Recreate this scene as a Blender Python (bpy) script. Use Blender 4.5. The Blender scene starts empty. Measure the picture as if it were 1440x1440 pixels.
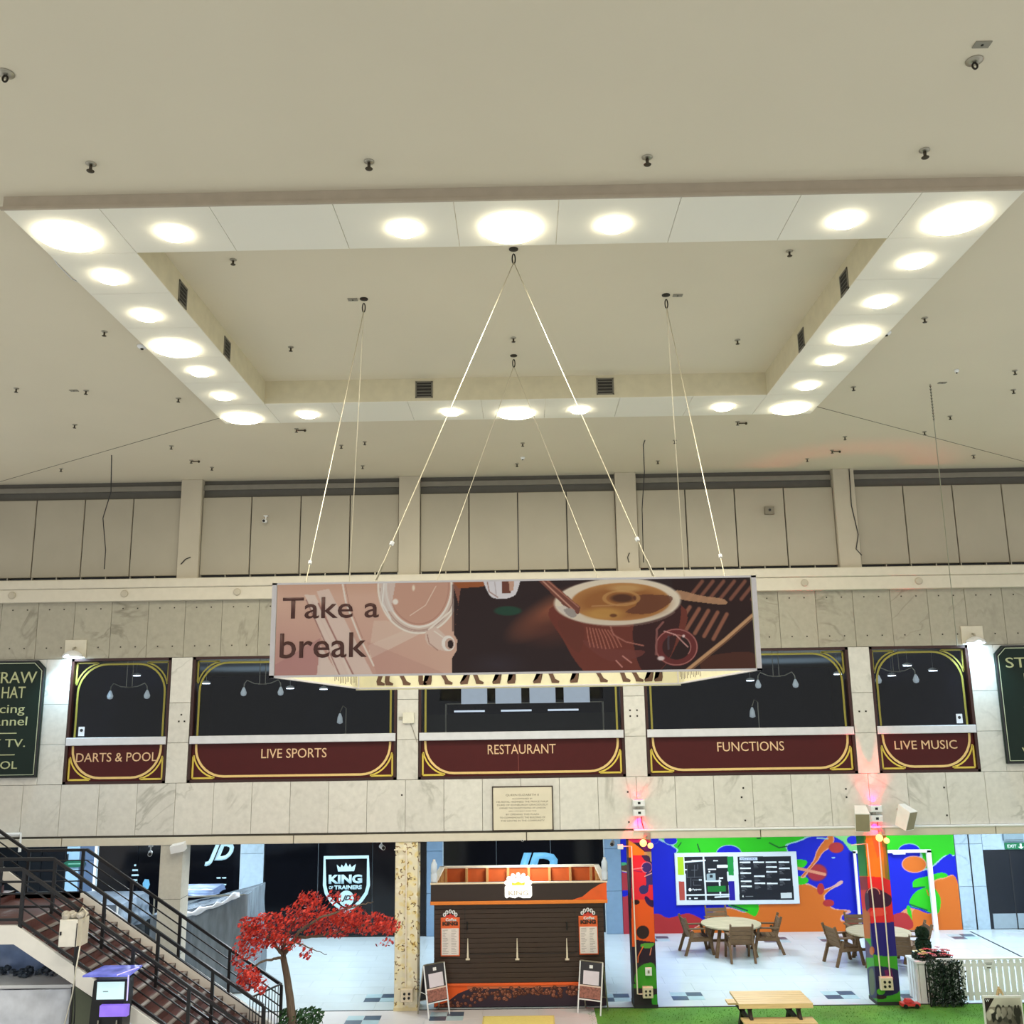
import bpy, bmesh, random
import numpy as np
from math import pi, sin, cos, tan, atan, radians, sqrt, atan2, hypot
from mathutils import Vector, Matrix, Euler
random.seed(7); rng = np.random.default_rng(7)
scene = bpy.context.scene
col = scene.collection

# ------------------------------------------------------------------ camera, world, exposure
CAM_H = 6.32; F_PX = 1350.0; PITCH = atan(280 / 1350.0); ROLL = 0.0148; YAW = 13 / 1350.0
cd = bpy.data.cameras.new('camera'); cam = bpy.data.objects.new('camera', cd); col.objects.link(cam)
cd.sensor_fit = 'HORIZONTAL'; cd.sensor_width = 36; cd.lens = 36 * F_PX / 1440; cd.clip_end = 300; cd.clip_start = .05
RM = Matrix.Rotation(YAW, 3, 'Z') @ Matrix.Rotation(pi / 2 + PITCH, 3, 'X') @ Matrix.Rotation(-ROLL, 3, 'Z')
cam.matrix_world = Matrix.Translation((0, 0, CAM_H)) @ RM.to_4x4()
scene.camera = cam
RN = np.array(RM); CN = np.array([0, 0, CAM_H])

w = bpy.data.worlds.new('world'); scene.world = w; w.use_nodes = True
bg = w.node_tree.nodes['Background']; bg.inputs[0].default_value = (1.0, .985, .95, 1); bg.inputs[1].default_value = .72
scene.view_settings.view_transform = 'Standard'; scene.view_settings.look = 'None'
scene.view_settings.gamma = 1; scene.view_settings.use_curve_mapping = False
scene.view_settings.exposure = 0.35
scene.cycles.use_denoising = True
scene.cycles.max_bounces = 7; scene.cycles.diffuse_bounces = 4; scene.cycles.glossy_bounces = 3
scene.cycles.transmission_bounces = 4; scene.cycles.transparent_max_bounces = 8
scene.cycles.sample_clamp_indirect = 4; scene.cycles.caustics_reflective = False; scene.cycles.caustics_refractive = False

def proj(X, Y, Z):
    """world -> photograph pixel (arrays), used only to lay out flat print on its real board"""
    P = np.stack([np.asarray(X, float) - CN[0], np.asarray(Y, float) - CN[1], np.asarray(Z, float) - CN[2]], -1) @ RN
    return 720 + F_PX * P[..., 0] / -P[..., 2], 720 - F_PX * P[..., 1] / -P[..., 2]
def ray(x, y): return RN @ np.array([(x - 720) / F_PX, -(y - 720) / F_PX, -1.0])
def atY(x, y, Y): d = ray(x, y); return CN + d * (Y / d[1])
def atZ(x, y, Z): d = ray(x, y); return CN + d * ((Z - CAM_H) / d[2])

# ------------------------------------------------------------------ lights
def light(kind, name, loc, energy, color, rot=(0, 0, 0), **kw):
    l = bpy.data.lights.new(name, kind); l.energy = energy; l.color = color
    for k, v in kw.items(): setattr(l, k, v)
    o = bpy.data.objects.new(name, l); col.objects.link(o); o.location = loc; o.rotation_euler = rot
    return o
# ring downlights of the atrium (one area lamp under every large fitting)
for (x, y) in ((-5.18, 10.15), (-.06, 10.15), (5.04, 10.15), (-5.18, 13.63), (5.04, 13.63), (-5.18, 17.15), (-.06, 17.15), (5.04, 17.15)):
    light('AREA', 'ring_lamp', (x, y, 11.64), 118, (1, .95, .82), shape='DISK', size=.6)
# passage downlights behind the pillars (recessed in its ceiling)
for x in (-13, -9, -5.3, 0, 5.2, 10.5, 14):
    for y in (24.4, 27.6):
        light('AREA', 'passage_lamp', (x, y, 3.42), 80, (.84, .95, 1.0), shape='SQUARE', size=.9)
# cool floodlights fixed on the wall, left and right
light('SPOT', 'floodlight_lamp', (-10.5, 22.12, 7.72), 240, (.45, .76, 1), rot=(radians(18), 0, 0), spot_size=radians(110), spot_blend=.7, shadow_soft_size=.06)
light('SPOT', 'floodlight_lamp', (10.38, 22.12, 7.72), 240, (.45, .76, 1), rot=(radians(18), 0, 0), spot_size=radians(110), spot_blend=.7, shadow_soft_size=.06)
# red up-and-down wall lights on the two painted pillars
for (x, zu, zd, e) in ((2.52, 4.33, 3.97, 1.0), (7.77, 4.15, 3.77, 1.5)):
    light('SPOT', 'red_uplight', (x, 22.40, zu), 200 * e, (1, .0, .02), rot=(radians(180 - 24), 0, 0), spot_size=radians(100), spot_blend=1, shadow_soft_size=.03)
    light('SPOT', 'red_uplight_wash', (x, 22.36, zu), 1900 * e, (1, .05, .05), rot=(radians(180 - 1), 0, 0), spot_size=radians(42), spot_blend=1, shadow_soft_size=.03)
    light('SPOT', 'red_downlight', (x, 22.40, zd), 150 * e, (1, .0, .02), rot=(radians(22), 0, 0), spot_size=radians(100), spot_blend=.9, shadow_soft_size=.03)

# ------------------------------------------------------------------ materials
def lin(c):
    c = np.asarray(c, float) / 255.0
    return np.where(c <= .04045, c / 12.92, ((c + .055) / 1.055) ** 2.4)
MC = {}
def mat(name, rgb, rough=.6, metal=0, var=.06, scale=6.0, emit=None, bump=0.0, spec=.5, stretch=None):
    if name in MC: return MC[name]
    m = bpy.data.materials.new(name); m.use_nodes = True; nt = m.node_tree; N = nt.nodes; L = nt.links
    b = N['Principled BSDF']; c = list(lin(rgb)) + [1]
    b.inputs['Roughness'].default_value = rough; b.inputs['Metallic'].default_value = metal
    b.inputs['Specular IOR Level'].default_value = spec
    tc = N.new('ShaderNodeTexCoord'); mp = N.new('ShaderNodeMapping'); L.new(tc.outputs['Object'], mp.inputs[0])
    if stretch: mp.inputs['Scale'].default_value = stretch
    nz = N.new('ShaderNodeTexNoise'); nz.inputs['Scale'].default_value = scale; nz.inputs['Detail'].default_value = 4
    L.new(mp.outputs[0], nz.inputs['Vector'])
    mr = N.new('ShaderNodeMapRange'); mr.inputs[1].default_value = .25; mr.inputs[2].default_value = .75
    mr.inputs[3].default_value = 1 - var; mr.inputs[4].default_value = 1 + var
    L.new(nz.outputs[0], mr.inputs[0])
    vm = N.new('ShaderNodeVectorMath'); vm.operation = 'SCALE'; vm.inputs[0].default_value = c[:3]
    L.new(mr.outputs[0], vm.inputs['Scale']); L.new(vm.outputs[0], b.inputs['Base Color'])
    if bump:
        bp = N.new('ShaderNodeBump'); bp.inputs['Strength'].default_value = bump; bp.inputs['Distance'].default_value = .01
        L.new(nz.outputs[0], bp.inputs['Height']); L.new(bp.outputs[0], b.inputs['Normal'])
    if emit:
        b.inputs['Emission Color'].default_value = list(lin(emit[0])) + [1]; b.inputs['Emission Strength'].default_value = emit[1]
    MC[name] = m; return m
def marble(name, rgb, vein, amount=.5, scale=1.2, rough=.4):
    m = bpy.data.materials.new(name); m.use_nodes = True; nt = m.node_tree; N = nt.nodes; L = nt.links
    b = N['Principled BSDF']; b.inputs['Roughness'].default_value = rough
    geo = N.new('ShaderNodeNewGeometry'); oi = N.new('ShaderNodeObjectInfo')
    off = N.new('ShaderNodeVectorMath'); off.operation = 'MULTIPLY_ADD'
    cb = N.new('ShaderNodeCombineXYZ'); L.new(oi.outputs['Random'], cb.inputs[0]); L.new(oi.outputs['Random'], cb.inputs[1])
    L.new(cb.outputs[0], off.inputs[0]); off.inputs[1].default_value = (37, 19, 5); L.new(geo.outputs['Position'], off.inputs[2])
    n1 = N.new('ShaderNodeTexNoise'); n1.inputs['Scale'].default_value = scale * .8; n1.inputs['Detail'].default_value = 6; n1.inputs['Distortion'].default_value = .8
    n2 = N.new('ShaderNodeTexNoise'); n2.inputs['Scale'].default_value = scale * .55; n2.inputs['Detail'].default_value = 8; n2.inputs['Distortion'].default_value = 2.2
    n3 = N.new('ShaderNodeTexNoise'); n3.inputs['Scale'].default_value = 9; n3.inputs['Detail'].default_value = 6
    for n in (n1, n2, n3): L.new(off.outputs[0], n.inputs['Vector'])
    ab = N.new('ShaderNodeMath'); ab.operation = 'SUBTRACT'; ab.inputs[1].default_value = .5; L.new(n2.outputs[0], ab.inputs[0])
    aa = N.new('ShaderNodeMath'); aa.operation = 'ABSOLUTE'; L.new(ab.outputs[0], aa.inputs[0])
    mr = N.new('ShaderNodeMapRange'); mr.inputs[1].default_value = 0; mr.inputs[2].default_value = .028; mr.inputs[3].default_value = amount; mr.inputs[4].default_value = 0
    L.new(aa.outputs[0], mr.inputs[0])
    mk = N.new('ShaderNodeMath'); mk.operation = 'MULTIPLY'; L.new(mr.outputs[0], mk.inputs[0])
    mr2 = N.new('ShaderNodeMapRange'); mr2.inputs[1].default_value = .45; mr2.inputs[2].default_value = .65; L.new(n1.outputs[0], mr2.inputs[0]); L.new(mr2.outputs[0], mk.inputs[1])
    mx = N.new('ShaderNodeMix'); mx.data_type = 'RGBA'; mx.inputs[6].default_value = list(lin(rgb)) + [1]; mx.inputs[7].default_value = list(lin(vein)) + [1]
    L.new(mk.outputs[0], mx.inputs[0])
    sc_ = N.new('ShaderNodeMath'); sc_.operation = 'MULTIPLY_ADD'; sc_.inputs[1].default_value = .32; sc_.inputs[2].default_value = .80; L.new(n3.outputs[0], sc_.inputs[0])
    r2 = N.new('ShaderNodeMath'); r2.operation = 'MULTIPLY_ADD'; r2.inputs[1].default_value = .08; L.new(oi.outputs['Random'], r2.inputs[0]); L.new(sc_.outputs[0], r2.inputs[2])
    vm = N.new('ShaderNodeVectorMath'); vm.operation = 'SCALE'; L.new(mx.outputs[2], vm.inputs[0]); L.new(r2.outputs[0], vm.inputs['Scale'])
    L.new(vm.outputs[0], b.inputs['Base Color']); return m
def glass(name, tint=(1, 1, 1), refl=1.0, rough=0.0):
    m = bpy.data.materials.new(name); m.use_nodes = True; nt = m.node_tree; N = nt.nodes; L = nt.links
    N.remove(N['Principled BSDF'])
    tr = N.new('ShaderNodeBsdfTransparent'); tr.inputs[0].default_value = (*tint, 1)
    gl = N.new('ShaderNodeBsdfGlossy'); gl.inputs['Roughness'].default_value = rough
    fr = N.new('ShaderNodeFresnel'); fr.inputs[0].default_value = 1.45
    mm = N.new('ShaderNodeMath'); mm.operation = 'MULTIPLY'; mm.inputs[1].default_value = refl; L.new(fr.outputs[0], mm.inputs[0])
    mx = N.new('ShaderNodeMixShader'); L.new(mm.outputs[0], mx.inputs[0]); L.new(tr.outputs[0], mx.inputs[1]); L.new(gl.outputs[0], mx.inputs[2])
    L.new(mx.outputs[0], N['Material Output'].inputs[0]); return m
def printed(name, rough=.5):
    if name in MC: return MC[name]
    m = bpy.data.materials.new(name); m.use_nodes = True; nt = m.node_tree; N = nt.nodes; L = nt.links
    b = N['Principled BSDF']; b.inputs['Roughness'].default_value = rough; b.inputs['Specular IOR Level'].default_value = .25
    at = N.new('ShaderNodeVertexColor'); at.layer_name = 'print'; L.new(at.outputs[0], b.inputs['Base Color'])
    MC[name] = m; return m
def wood(name, rgb, rough=.6, stretch=(2, 14, 14), var=.22):
    return mat(name, rgb, rough, var=var, scale=2.5, stretch=stretch, bump=.2)

M_ceil = mat('painted_plaster', (222, 213, 191), .9, var=.02, scale=.6)
M_ring = mat('white_painted_board', (236, 233, 220), .8, var=.015, scale=.8)
M_joint = mat('dark_joint', (70, 66, 58), .9)
M_panel = mat('beige_panel', (172, 165, 148), .65, var=.05, scale=1.0)
M_pil = mat('beige_plaster', (190, 182, 164), .8, var=.05, scale=1.2)
M_corn = mat('cream_stone', (214, 207, 190), .7, var=.04)
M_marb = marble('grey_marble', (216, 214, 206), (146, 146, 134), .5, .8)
M_marb_up = marble('upper_marble', (168, 163, 146), (112, 108, 90), .6, .8)  # upper band in a darker, yellower marble tone
M_marbB = marble('blue_grey_marble', (170, 190, 205), (110, 128, 140), .5, 1.0)
M_black = mat('black', (12, 13, 16), .35)
M_dark = mat('charcoal', (38, 38, 40), .6)
M_white = mat('white_paint', (236, 238, 240), .5, var=.02)
M_steel = mat('galvanised_steel', (170, 165, 150), .35, .8)
M_rail = mat('black_painted_steel', (22, 22, 26), .4)
M_gold = mat('gold_leaf_paint', (226, 202, 84), .45, var=.05)
M_goldp = mat('pale_gold_paint', (232, 200, 130), .45, var=.05)
M_maroon = mat('maroon_board', (72, 15, 16), .5, var=.05, spec=.3)
M_brownframe = mat('dark_brown_frame', (52, 22, 16), .4)
M_green = mat('dark_green_board', (5, 30, 22), .5, var=.08, spec=.3)
M_glass = glass('window_glass', (.86, .90, .94), .5)
M_screw = mat('dark_stud', (50, 46, 38), .5, .5)
M_lamp = mat('lamp_diffuser', (255, 250, 230), .4, emit=((255, 244, 214), 22))

# ------------------------------------------------------------------ mesh builder
class MB:
    def __init__(s): s.v = []; s.f = []
    def add(s, vs, fs):
        n = len(s.v); s.v += [tuple(map(float, q)) for q in vs]; s.f += [tuple(i + n for i in f) for f in fs]; return s
    def box(s, x0, x1, y0, y1, z0, z1):
        return s.add([(x0, y0, z0), (x1, y0, z0), (x1, y1, z0), (x0, y1, z0), (x0, y0, z1), (x1, y0, z1), (x1, y1, z1), (x0, y1, z1)],
                     [(0, 3, 2, 1), (4, 5, 6, 7), (0, 1, 5, 4), (1, 2, 6, 5), (2, 3, 7, 6), (3, 0, 4, 7)])
    def bbox(s, x0, x1, y0, y1, z0, z1, b=.006):
        """box with a chamfer around its front (-Y) face"""
        return s.add([(x0, y1, z0), (x1, y1, z0), (x1, y1, z1), (x0, y1, z1), (x0, y0 + b, z0), (x1, y0 + b, z0), (x1, y0 + b, z1), (x0, y0 + b, z1),
                      (x0 + b, y0, z0 + b), (x1 - b, y0, z0 + b), (x1 - b, y0, z1 - b), (x0 + b, y0, z1 - b)],
                     [(0, 3, 2, 1), (0, 1, 5, 4), (1, 2, 6, 5), (2, 3, 7, 6), (3, 0, 4, 7), (4, 5, 9, 8), (5, 6, 10, 9), (6, 7, 11, 10), (7, 4, 8, 11), (8, 9, 10, 11)])
    def obox(s, c, ax, ay, az):
        c = Vector(c); ax = Vector(ax); ay = Vector(ay); az = Vector(az)
        P = [c + i * ax + j * ay + k * az for k in (-1, 1) for (i, j) in ((-1, -1), (1, -1), (1, 1), (-1, 1))]
        return s.add(P, [(0, 3, 2, 1), (4, 5, 6, 7), (0, 1, 5, 4), (1, 2, 6, 5), (2, 3, 7, 6), (3, 0, 4, 7)])
    def bar(s, p, q, w, d, up=(0, 0, 1)):
        p = Vector(p); q = Vector(q); a = (q - p); u = Vector(up)
        if abs(a.normalized().dot(u)) > .95: u = Vector((0, 1, 0))
        r = a.cross(u).normalized(); t = r.cross(a).normalized()
        return s.obox((p + q) / 2, a / 2, r * w / 2, t * d / 2)
    def tube(s, pts, r, n=8, r2=None):
        pts = [Vector(p) for p in pts]; m = len(pts); V = []; prev = None
        rs = [r + ((r2 if r2 is not None else r) - r) * i / (m - 1) for i in range(m)] if not isinstance(r, (list, tuple)) else r
        for i, p in enumerate(pts):
            d = (pts[min(i + 1, m - 1)] - pts[max(i - 1, 0)]).normalized()
            if prev is None:
                u = Vector((0, 0, 1)) if abs(d.z) < .9 else Vector((1, 0, 0)); a = d.cross(u).normalized()
            else: a = (prev - d * prev.dot(d)).normalized()
            prev = a; b_ = d.cross(a)
            V += [p + (a * cos(2 * pi * k / n) + b_ * sin(2 * pi * k / n)) * rs[i] for k in range(n)]
        Fc = [(i * n + k, i * n + (k + 1) % n, (i + 1) * n + (k + 1) % n, (i + 1) * n + k) for i in range(m - 1) for k in range(n)]
        Fc += [tuple(range(n))[::-1], tuple(range((m - 1) * n, m * n))]
        return s.add(V, Fc)
    def lathe(s, c, prof, n=20):
        c = Vector(c); V = []; m = len(prof)
        for (r, z) in prof: V += [c + Vector((r * cos(2 * pi * k / n), r * sin(2 * pi * k / n), z)) for k in range(n)]
        Fc = [(i * n + k, i * n + (k + 1) % n, (i + 1) * n + (k + 1) % n, (i + 1) * n + k) for i in range(m - 1) for k in range(n)]
        Fc += [tuple(range(n))[::-1], tuple(range((m - 1) * n, m * n))]
        return s.add(V, Fc)
    def ball(s, c, r, n=12, m=8, sz=1.0):
        return s.lathe(c, [(max(r * sin(pi * i / m), 1e-4), -r * cos(pi * i / m) * sz) for i in range(m + 1)], n)
    def prism(s, poly, y0, y1):
        """closed polygon of (x, z), extruded from y0 (front) to y1"""
        n = len(poly); A = sum(poly[i][0] * poly[(i + 1) % n][1] - poly[(i + 1) % n][0] * poly[i][1] for i in range(n))
        if A < 0: poly = poly[::-1]
        return s.add([(x, y0, z) for x, z in poly] + [(x, y1, z) for x, z in poly],
                     [tuple(range(n)), tuple(range(n, 2 * n))[::-1]] + [(i, i + n, (i + 1) % n + n, (i + 1) % n) for i in range(n)])
    def ribbon(s, pts, wd, y0, y1, closed=False):
        """flat band of width wd following (x, z) points, front at y0"""
        n = len(pts); L_ = []; R_ = []
        for i in range(n):
            a = pts[(i - 1) % n] if (closed or i) else pts[i]; b_ = pts[(i + 1) % n] if (closed or i < n - 1) else pts[i]
            dx, dz = b_[0] - a[0], b_[1] - a[1]; l = hypot(dx, dz) or 1; nx, nz = -dz / l * wd / 2, dx / l * wd / 2
            L_.append((pts[i][0] + nx, pts[i][1] + nz)); R_.append((pts[i][0] - nx, pts[i][1] - nz))
        for i in range(n if closed else n - 1):
            j = (i + 1) % n; s.prism([R_[i], R_[j], L_[j], L_[i]], y0, y1)
        return s
ORG = {}
def setp(o, **k):
    for a, v in k.items():
        if v is not None: o[a] = v
    return o
def top(name, label, cat, loc=(0, 0, 0), group=None):
    o = bpy.data.objects.new(name, None); o.empty_display_size = .1; col.objects.link(o); o.location = loc; ORG[o.name] = Vector(loc)
    return setp(o, label=label, category=cat, group=group)
def build(mb, name, m, parent=None, smooth=False, label=None, kind=None, cat=None, group=None, mods=()):
    me = bpy.data.meshes.new(name)
    o_ = ORG.get(parent.name, Vector((0, 0, 0))) if parent else Vector((0, 0, 0))
    me.from_pydata([(x - o_.x, y - o_.y, z - o_.z) for x, y, z in mb.v], [], mb.f)
    if smooth: me.polygons.foreach_set('use_smooth', [True] * len(me.polygons))
    me.materials.append(m); me.update()
    o = bpy.data.objects.new(name, me); col.objects.link(o)
    if parent: o.parent = parent; ORG[o.name] = o_
    return setp(o, label=label, kind=kind, category=cat, group=group)
def piece(src, parent, loc):
    """another piece sharing src's mesh"""
    c = src.copy(); col.objects.link(c); c.parent = parent; c.location = loc; return c
def copytree(o, parent=None):
    c = o.copy(); col.objects.link(c); c.parent = parent
    for ch in o.children: copytree(ch, c)
    return c
def text(body, x0, x1, z0, z1, y, m, parent, bold=0.0, name='lettering', depth=.012, shear=0.0, label=None, flip=False):
    """raised lettering, fitted to the box x0..x1, z0..z1 on a plane facing -Y"""
    cu = bpy.data.curves.new('t', 'FONT'); cu.body = body; cu.size = 1; cu.extrude = 0; cu.offset = bold; cu.resolution_u = 3; cu.shear = shear
    to = bpy.data.objects.new('t', cu); col.objects.link(to)
    dg = bpy.context.evaluated_depsgraph_get(); me = bpy.data.meshes.new_from_object(to.evaluated_get(dg))
    bpy.data.objects.remove(to); bpy.data.curves.remove(cu)
    xs = [v.co.x for v in me.vertices]; ys = [v.co.y for v in me.vertices]
    ax, bx, ay, by = min(xs), max(xs), min(ys), max(ys)
    bm = bmesh.new(); bm.from_mesh(me)
    r = bmesh.ops.extrude_face_region(bm, geom=bm.faces[:])
    ev = [g for g in r['geom'] if isinstance(g, bmesh.types.BMVert)]; es = set(ev)
    o_ = ORG.get(parent.name, Vector((0, 0, 0))) if parent else Vector((0, 0, 0))
    for v in bm.verts:
        u = (v.co.x - ax) / (bx - ax); t = (v.co.y - ay) / (by - ay)
        v.co = Vector((x0 + u * (x1 - x0) - o_.x, (y - depth if v in es else y) - o_.y, z0 + t * (z1 - z0) - o_.z))
    bmesh.ops.recalc_face_normals(bm, faces=bm.faces[:])
    bm.to_mesh(me); bm.free(); me.materials.clear(); me.materials.append(m)
    o = bpy.data.objects.new(name, me); col.objects.link(o)
    if parent: o.parent = parent; ORG[o.name] = o_
    return setp(o, label=label)

# ------------------------------------------------------------------ flat print (posters, murals) drawn on a fine grid
def smooth_poly(P, k=6):
    P = np.array(P, float); n = len(P); out = []
    for i in range(n):
        p0, p1, p2, p3 = P[i - 1], P[i], P[(i + 1) % n], P[(i + 2) % n]
        for t in np.linspace(0, 1, k, endpoint=False):
            out.append(.5 * ((2 * p1) + (-p0 + p2) * t + (2 * p0 - 5 * p1 + 4 * p2 - p3) * t * t + (-p0 + 3 * p1 - 3 * p2 + p3) * t ** 3))
    return np.array(out)
class Canvas:
    """board facing -Y at depth y (or facing -X / +X when side is given); A, B are the coordinates its print is laid out in"""
    def __init__(s, x0, x1, z0, z1, y, nx, nz, px=True, side=None, curve=None):
        s.nx, s.nz = nx, nz
        gx, gz = np.meshgrid(np.linspace(x0, x1, nx), np.linspace(z0, z1, nz))
        if side is None: s.X, s.Y, s.Z = gx, np.full_like(gx, y), gz
        else: s.X, s.Y, s.Z = np.full_like(gx, side), gx, gz
        if px: s.A, s.B = proj(s.X, s.Y, s.Z)
        else: s.A, s.B = gx, gz
        s.C = np.ones(gx.shape + (3,)) * 255.
    def fill(s, c): s.C[:] = c; return s
    def blend(s, m, c, a=1.0):
        m = (m * a)[..., None]; s.C = s.C * (1 - m) + np.array(c, float) * m; return s
    def inside(s, P):
        P = np.asarray(P, float); x, y = s.A, s.B; r = np.zeros(x.shape, bool)
        bb = (x >= P[:, 0].min()) & (x <= P[:, 0].max()) & (y >= P[:, 1].min()) & (y <= P[:, 1].max())
        if not bb.any(): return r
        xs, ys = x[bb], y[bb]; q = np.zeros(xs.shape, bool); n = len(P)
        for i in range(n):
            x1, y1 = P[i]; x2, y2 = P[(i + 1) % n]
            if y1 == y2: continue
            c = ((y1 > ys) != (y2 > ys)) & (xs < (x2 - x1) * (ys - y1) / (y2 - y1) + x1); q ^= c
        r[bb] = q; return r
    def poly(s, P, c, a=1.0): return s.blend(s.inside(P).astype(float), c, a)
    def blob(s, P, c, a=1.0, k=6): return s.poly(smooth_poly(P, k), c, a)
    def rect(s, x0, y0, x1, y1, c, a=1.0):
        return s.blend(((s.A >= x0) & (s.A <= x1) & (s.B >= y0) & (s.B <= y1)).astype(float), c, a)
    def dist(s, P):
        P = np.asarray(P, float); d = np.full(s.A.shape, 1e9)
        for (x1, y1), (x2, y2) in zip(P[:-1], P[1:]):
            L2 = (x2 - x1) ** 2 + (y2 - y1) ** 2 or 1e-9
            t = np.clip(((s.A - x1) * (x2 - x1) + (s.B - y1) * (y2 - y1)) / L2, 0, 1)
            d = np.minimum(d, np.hypot(s.A - x1 - t * (x2 - x1), s.B - y1 - t * (y2 - y1)))
        return d
    def line(s, P, wd, c, a=1.0, soft=.6): return s.blend(np.clip((wd / 2 + soft / 2 - s.dist(P)) / soft, 0, 1), c, a)
    def ell(s, cx, cy, rx, ry, c, a=1.0, rot=0, soft=.05):
        dx, dy = s.A - cx, s.B - cy; u = (dx * cos(rot) + dy * sin(rot)) / rx; v = (-dx * sin(rot) + dy * cos(rot)) / ry
        return s.blend(np.clip((1 + soft / 2 - np.hypot(u, v)) / soft, 0, 1), c, a)
    def ring(s, cx, cy, rx, ry, wd, c, a=1.0, rot=0, a0=-9, a1=9):
        dx, dy = s.A - cx, s.B - cy; u = (dx * cos(rot) + dy * sin(rot)) / rx; v = (-dx * sin(rot) + dy * cos(rot)) / ry
        d = np.abs(np.hypot(u, v) - 1) * min(rx, ry); th = np.arctan2(v, u)
        return s.blend((np.clip((wd / 2 + .3 - d) / .6, 0, 1)) * ((th >= a0) & (th <= a1)), c, a)
    def build(s, name, parent, label=None, thick=None):
        nx, nz = s.nx, s.nz; o_ = ORG.get(parent.name, Vector((0, 0, 0)))
        me = bpy.data.meshes.new(name); co = np.stack([s.X - o_.x, s.Y - o_.y, s.Z - o_.z], -1).reshape(-1, 3)
        i, j = np.meshgrid(np.arange(nx - 1), np.arange(nz - 1)); a = (j * nx + i).ravel()
        q = np.stack([a, a + 1, a + nx + 1, a + nx], -1)
        me.vertices.add(len(co)); me.vertices.foreach_set('co', co.ravel()); n = len(q)
        me.loops.add(4 * n); me.loops.foreach_set('vertex_index', q.ravel())
        me.polygons.add(n); me.polygons.foreach_set('loop_start', np.arange(n) * 4)
        at = me.color_attributes.new('print', 'FLOAT_COLOR', 'POINT')
        c = np.concatenate([lin(np.clip(s.C, 0, 255)), np.ones(s.A.shape + (1,))], -1).reshape(-1)
        at.data.foreach_set('color', c); me.update(); me.validate()
        me.materials.append(printed('printed_sheet'))
        o = bpy.data.objects.new(name, me); col.objects.link(o); o.parent = parent; ORG[o.name] = o_
        return setp(o, label=label)

# ================================================================== THE SHELL
YW = 22.5; ZC = 11.92; ZR = 11.762; YB = 29.55
CX = [-13.16, -7.95, -2.68, 2.52, 7.755, 12.97]      # pillar centre lines
def struct(mb, name, m, parent=None, **k): return build(mb, name, m, parent, kind=None if parent else 'structure', **k)

# --- ceiling: slabs around the sunk square, the square's own higher board, ring of boards hanging 16 cm lower
RX0, RX1, RY0, RY1 = -5.61, 5.52, 9.53, 17.52        # ring outside
IX0, IX1, IY0, IY1 = -4.555, 4.41, 10.58, 16.37      # ring inside
c = MB()
c.box(-17, 17, -9, RY0 + .1, ZC, ZC + .4).box(-17, 17, RY1 - .1, 24.5, ZC, ZC + .4)
c.box(-17, RX0 + .1, RY0 + .1, RY1 - .1, ZC, ZC + .4).box(RX1 - .1, 17, RY0 + .1, RY1 - .1, ZC, ZC + .4)
c.box(IX0 - .1, IX1 + .1, IY0 - .1, IY1 + .1, 12.19, 12.4)
ceiling = struct(c, 'ceiling', M_ceil)
M_edge = mat('grey_shadow_edge', (178, 166, 148), .8)  # ring's own paint, darkened to carry the shade on its outer edge
fr = MB()                                             # upstand faces of the ring (outer edge strip and inner reveal)
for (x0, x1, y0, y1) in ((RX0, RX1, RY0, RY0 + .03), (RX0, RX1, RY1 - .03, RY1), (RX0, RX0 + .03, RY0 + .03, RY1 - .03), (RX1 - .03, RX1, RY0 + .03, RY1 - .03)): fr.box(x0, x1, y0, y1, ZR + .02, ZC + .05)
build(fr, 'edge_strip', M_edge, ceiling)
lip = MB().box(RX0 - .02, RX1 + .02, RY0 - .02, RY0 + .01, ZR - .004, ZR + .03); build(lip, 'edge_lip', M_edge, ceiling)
fr = MB()
for (x0, x1, y0, y1) in ((IX0, IX1, IY0 - .03, IY0), (IX0, IX1, IY1, IY1 + .03), (IX0 - .03, IX0, IY0, IY1), (IX1, IX1 + .03, IY0, IY1)): fr.box(x0, x1, y0, y1, ZR + .01, 12.2)
build(fr, 'reveal', mat('reveal_plaster', (214, 206, 178), .85), ceiling)
def cpanel(x0, x1, y0, y1):
    g = .004; build(MB().box(x0 + g, x1 - g, y0 + g, y1 - g, ZR, ZR + .03), 'ceiling_board', M_ring, ceiling)
xs = [IX0, -3.35, -2.0, -.68, .47, 1.8, 3.1, IX1]
for a, b_ in zip(xs[:-1], xs[1:]): cpanel(a, b_, RY0, IY0); cpanel(a, b_, IY1, RY1)
for (x0, x1) in ((RX0, IX0), (IX1, RX1)):
    ys = [RY0, IY0, 11.7, 12.85, 14.0, 15.2, IY1, RY1]
    for a, b_ in zip(ys[:-1], ys[1:]): cpanel(x0, x1, a, b_)
build(MB().bar((-5.65, 17.55, ZC - .002), (-12.6, 22.4, ZC - .002), .010, .01).bar((5.56, 17.5, ZC - .002), (12.3, 22.4, ZC - .002), .010, .01), 'ceiling_joint', mat('faint_joint', (120, 114, 98), .9), ceiling)
build(MB().tube([(-5.66, 10.55, ZC - .02), (-5.72, 11.0, ZC - .07), (-5.72, 11.4, ZC - .08), (-5.66, 11.75, ZC - .03)], .008, 6), 'loose_cable', M_white, ceiling, smooth=True)

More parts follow.
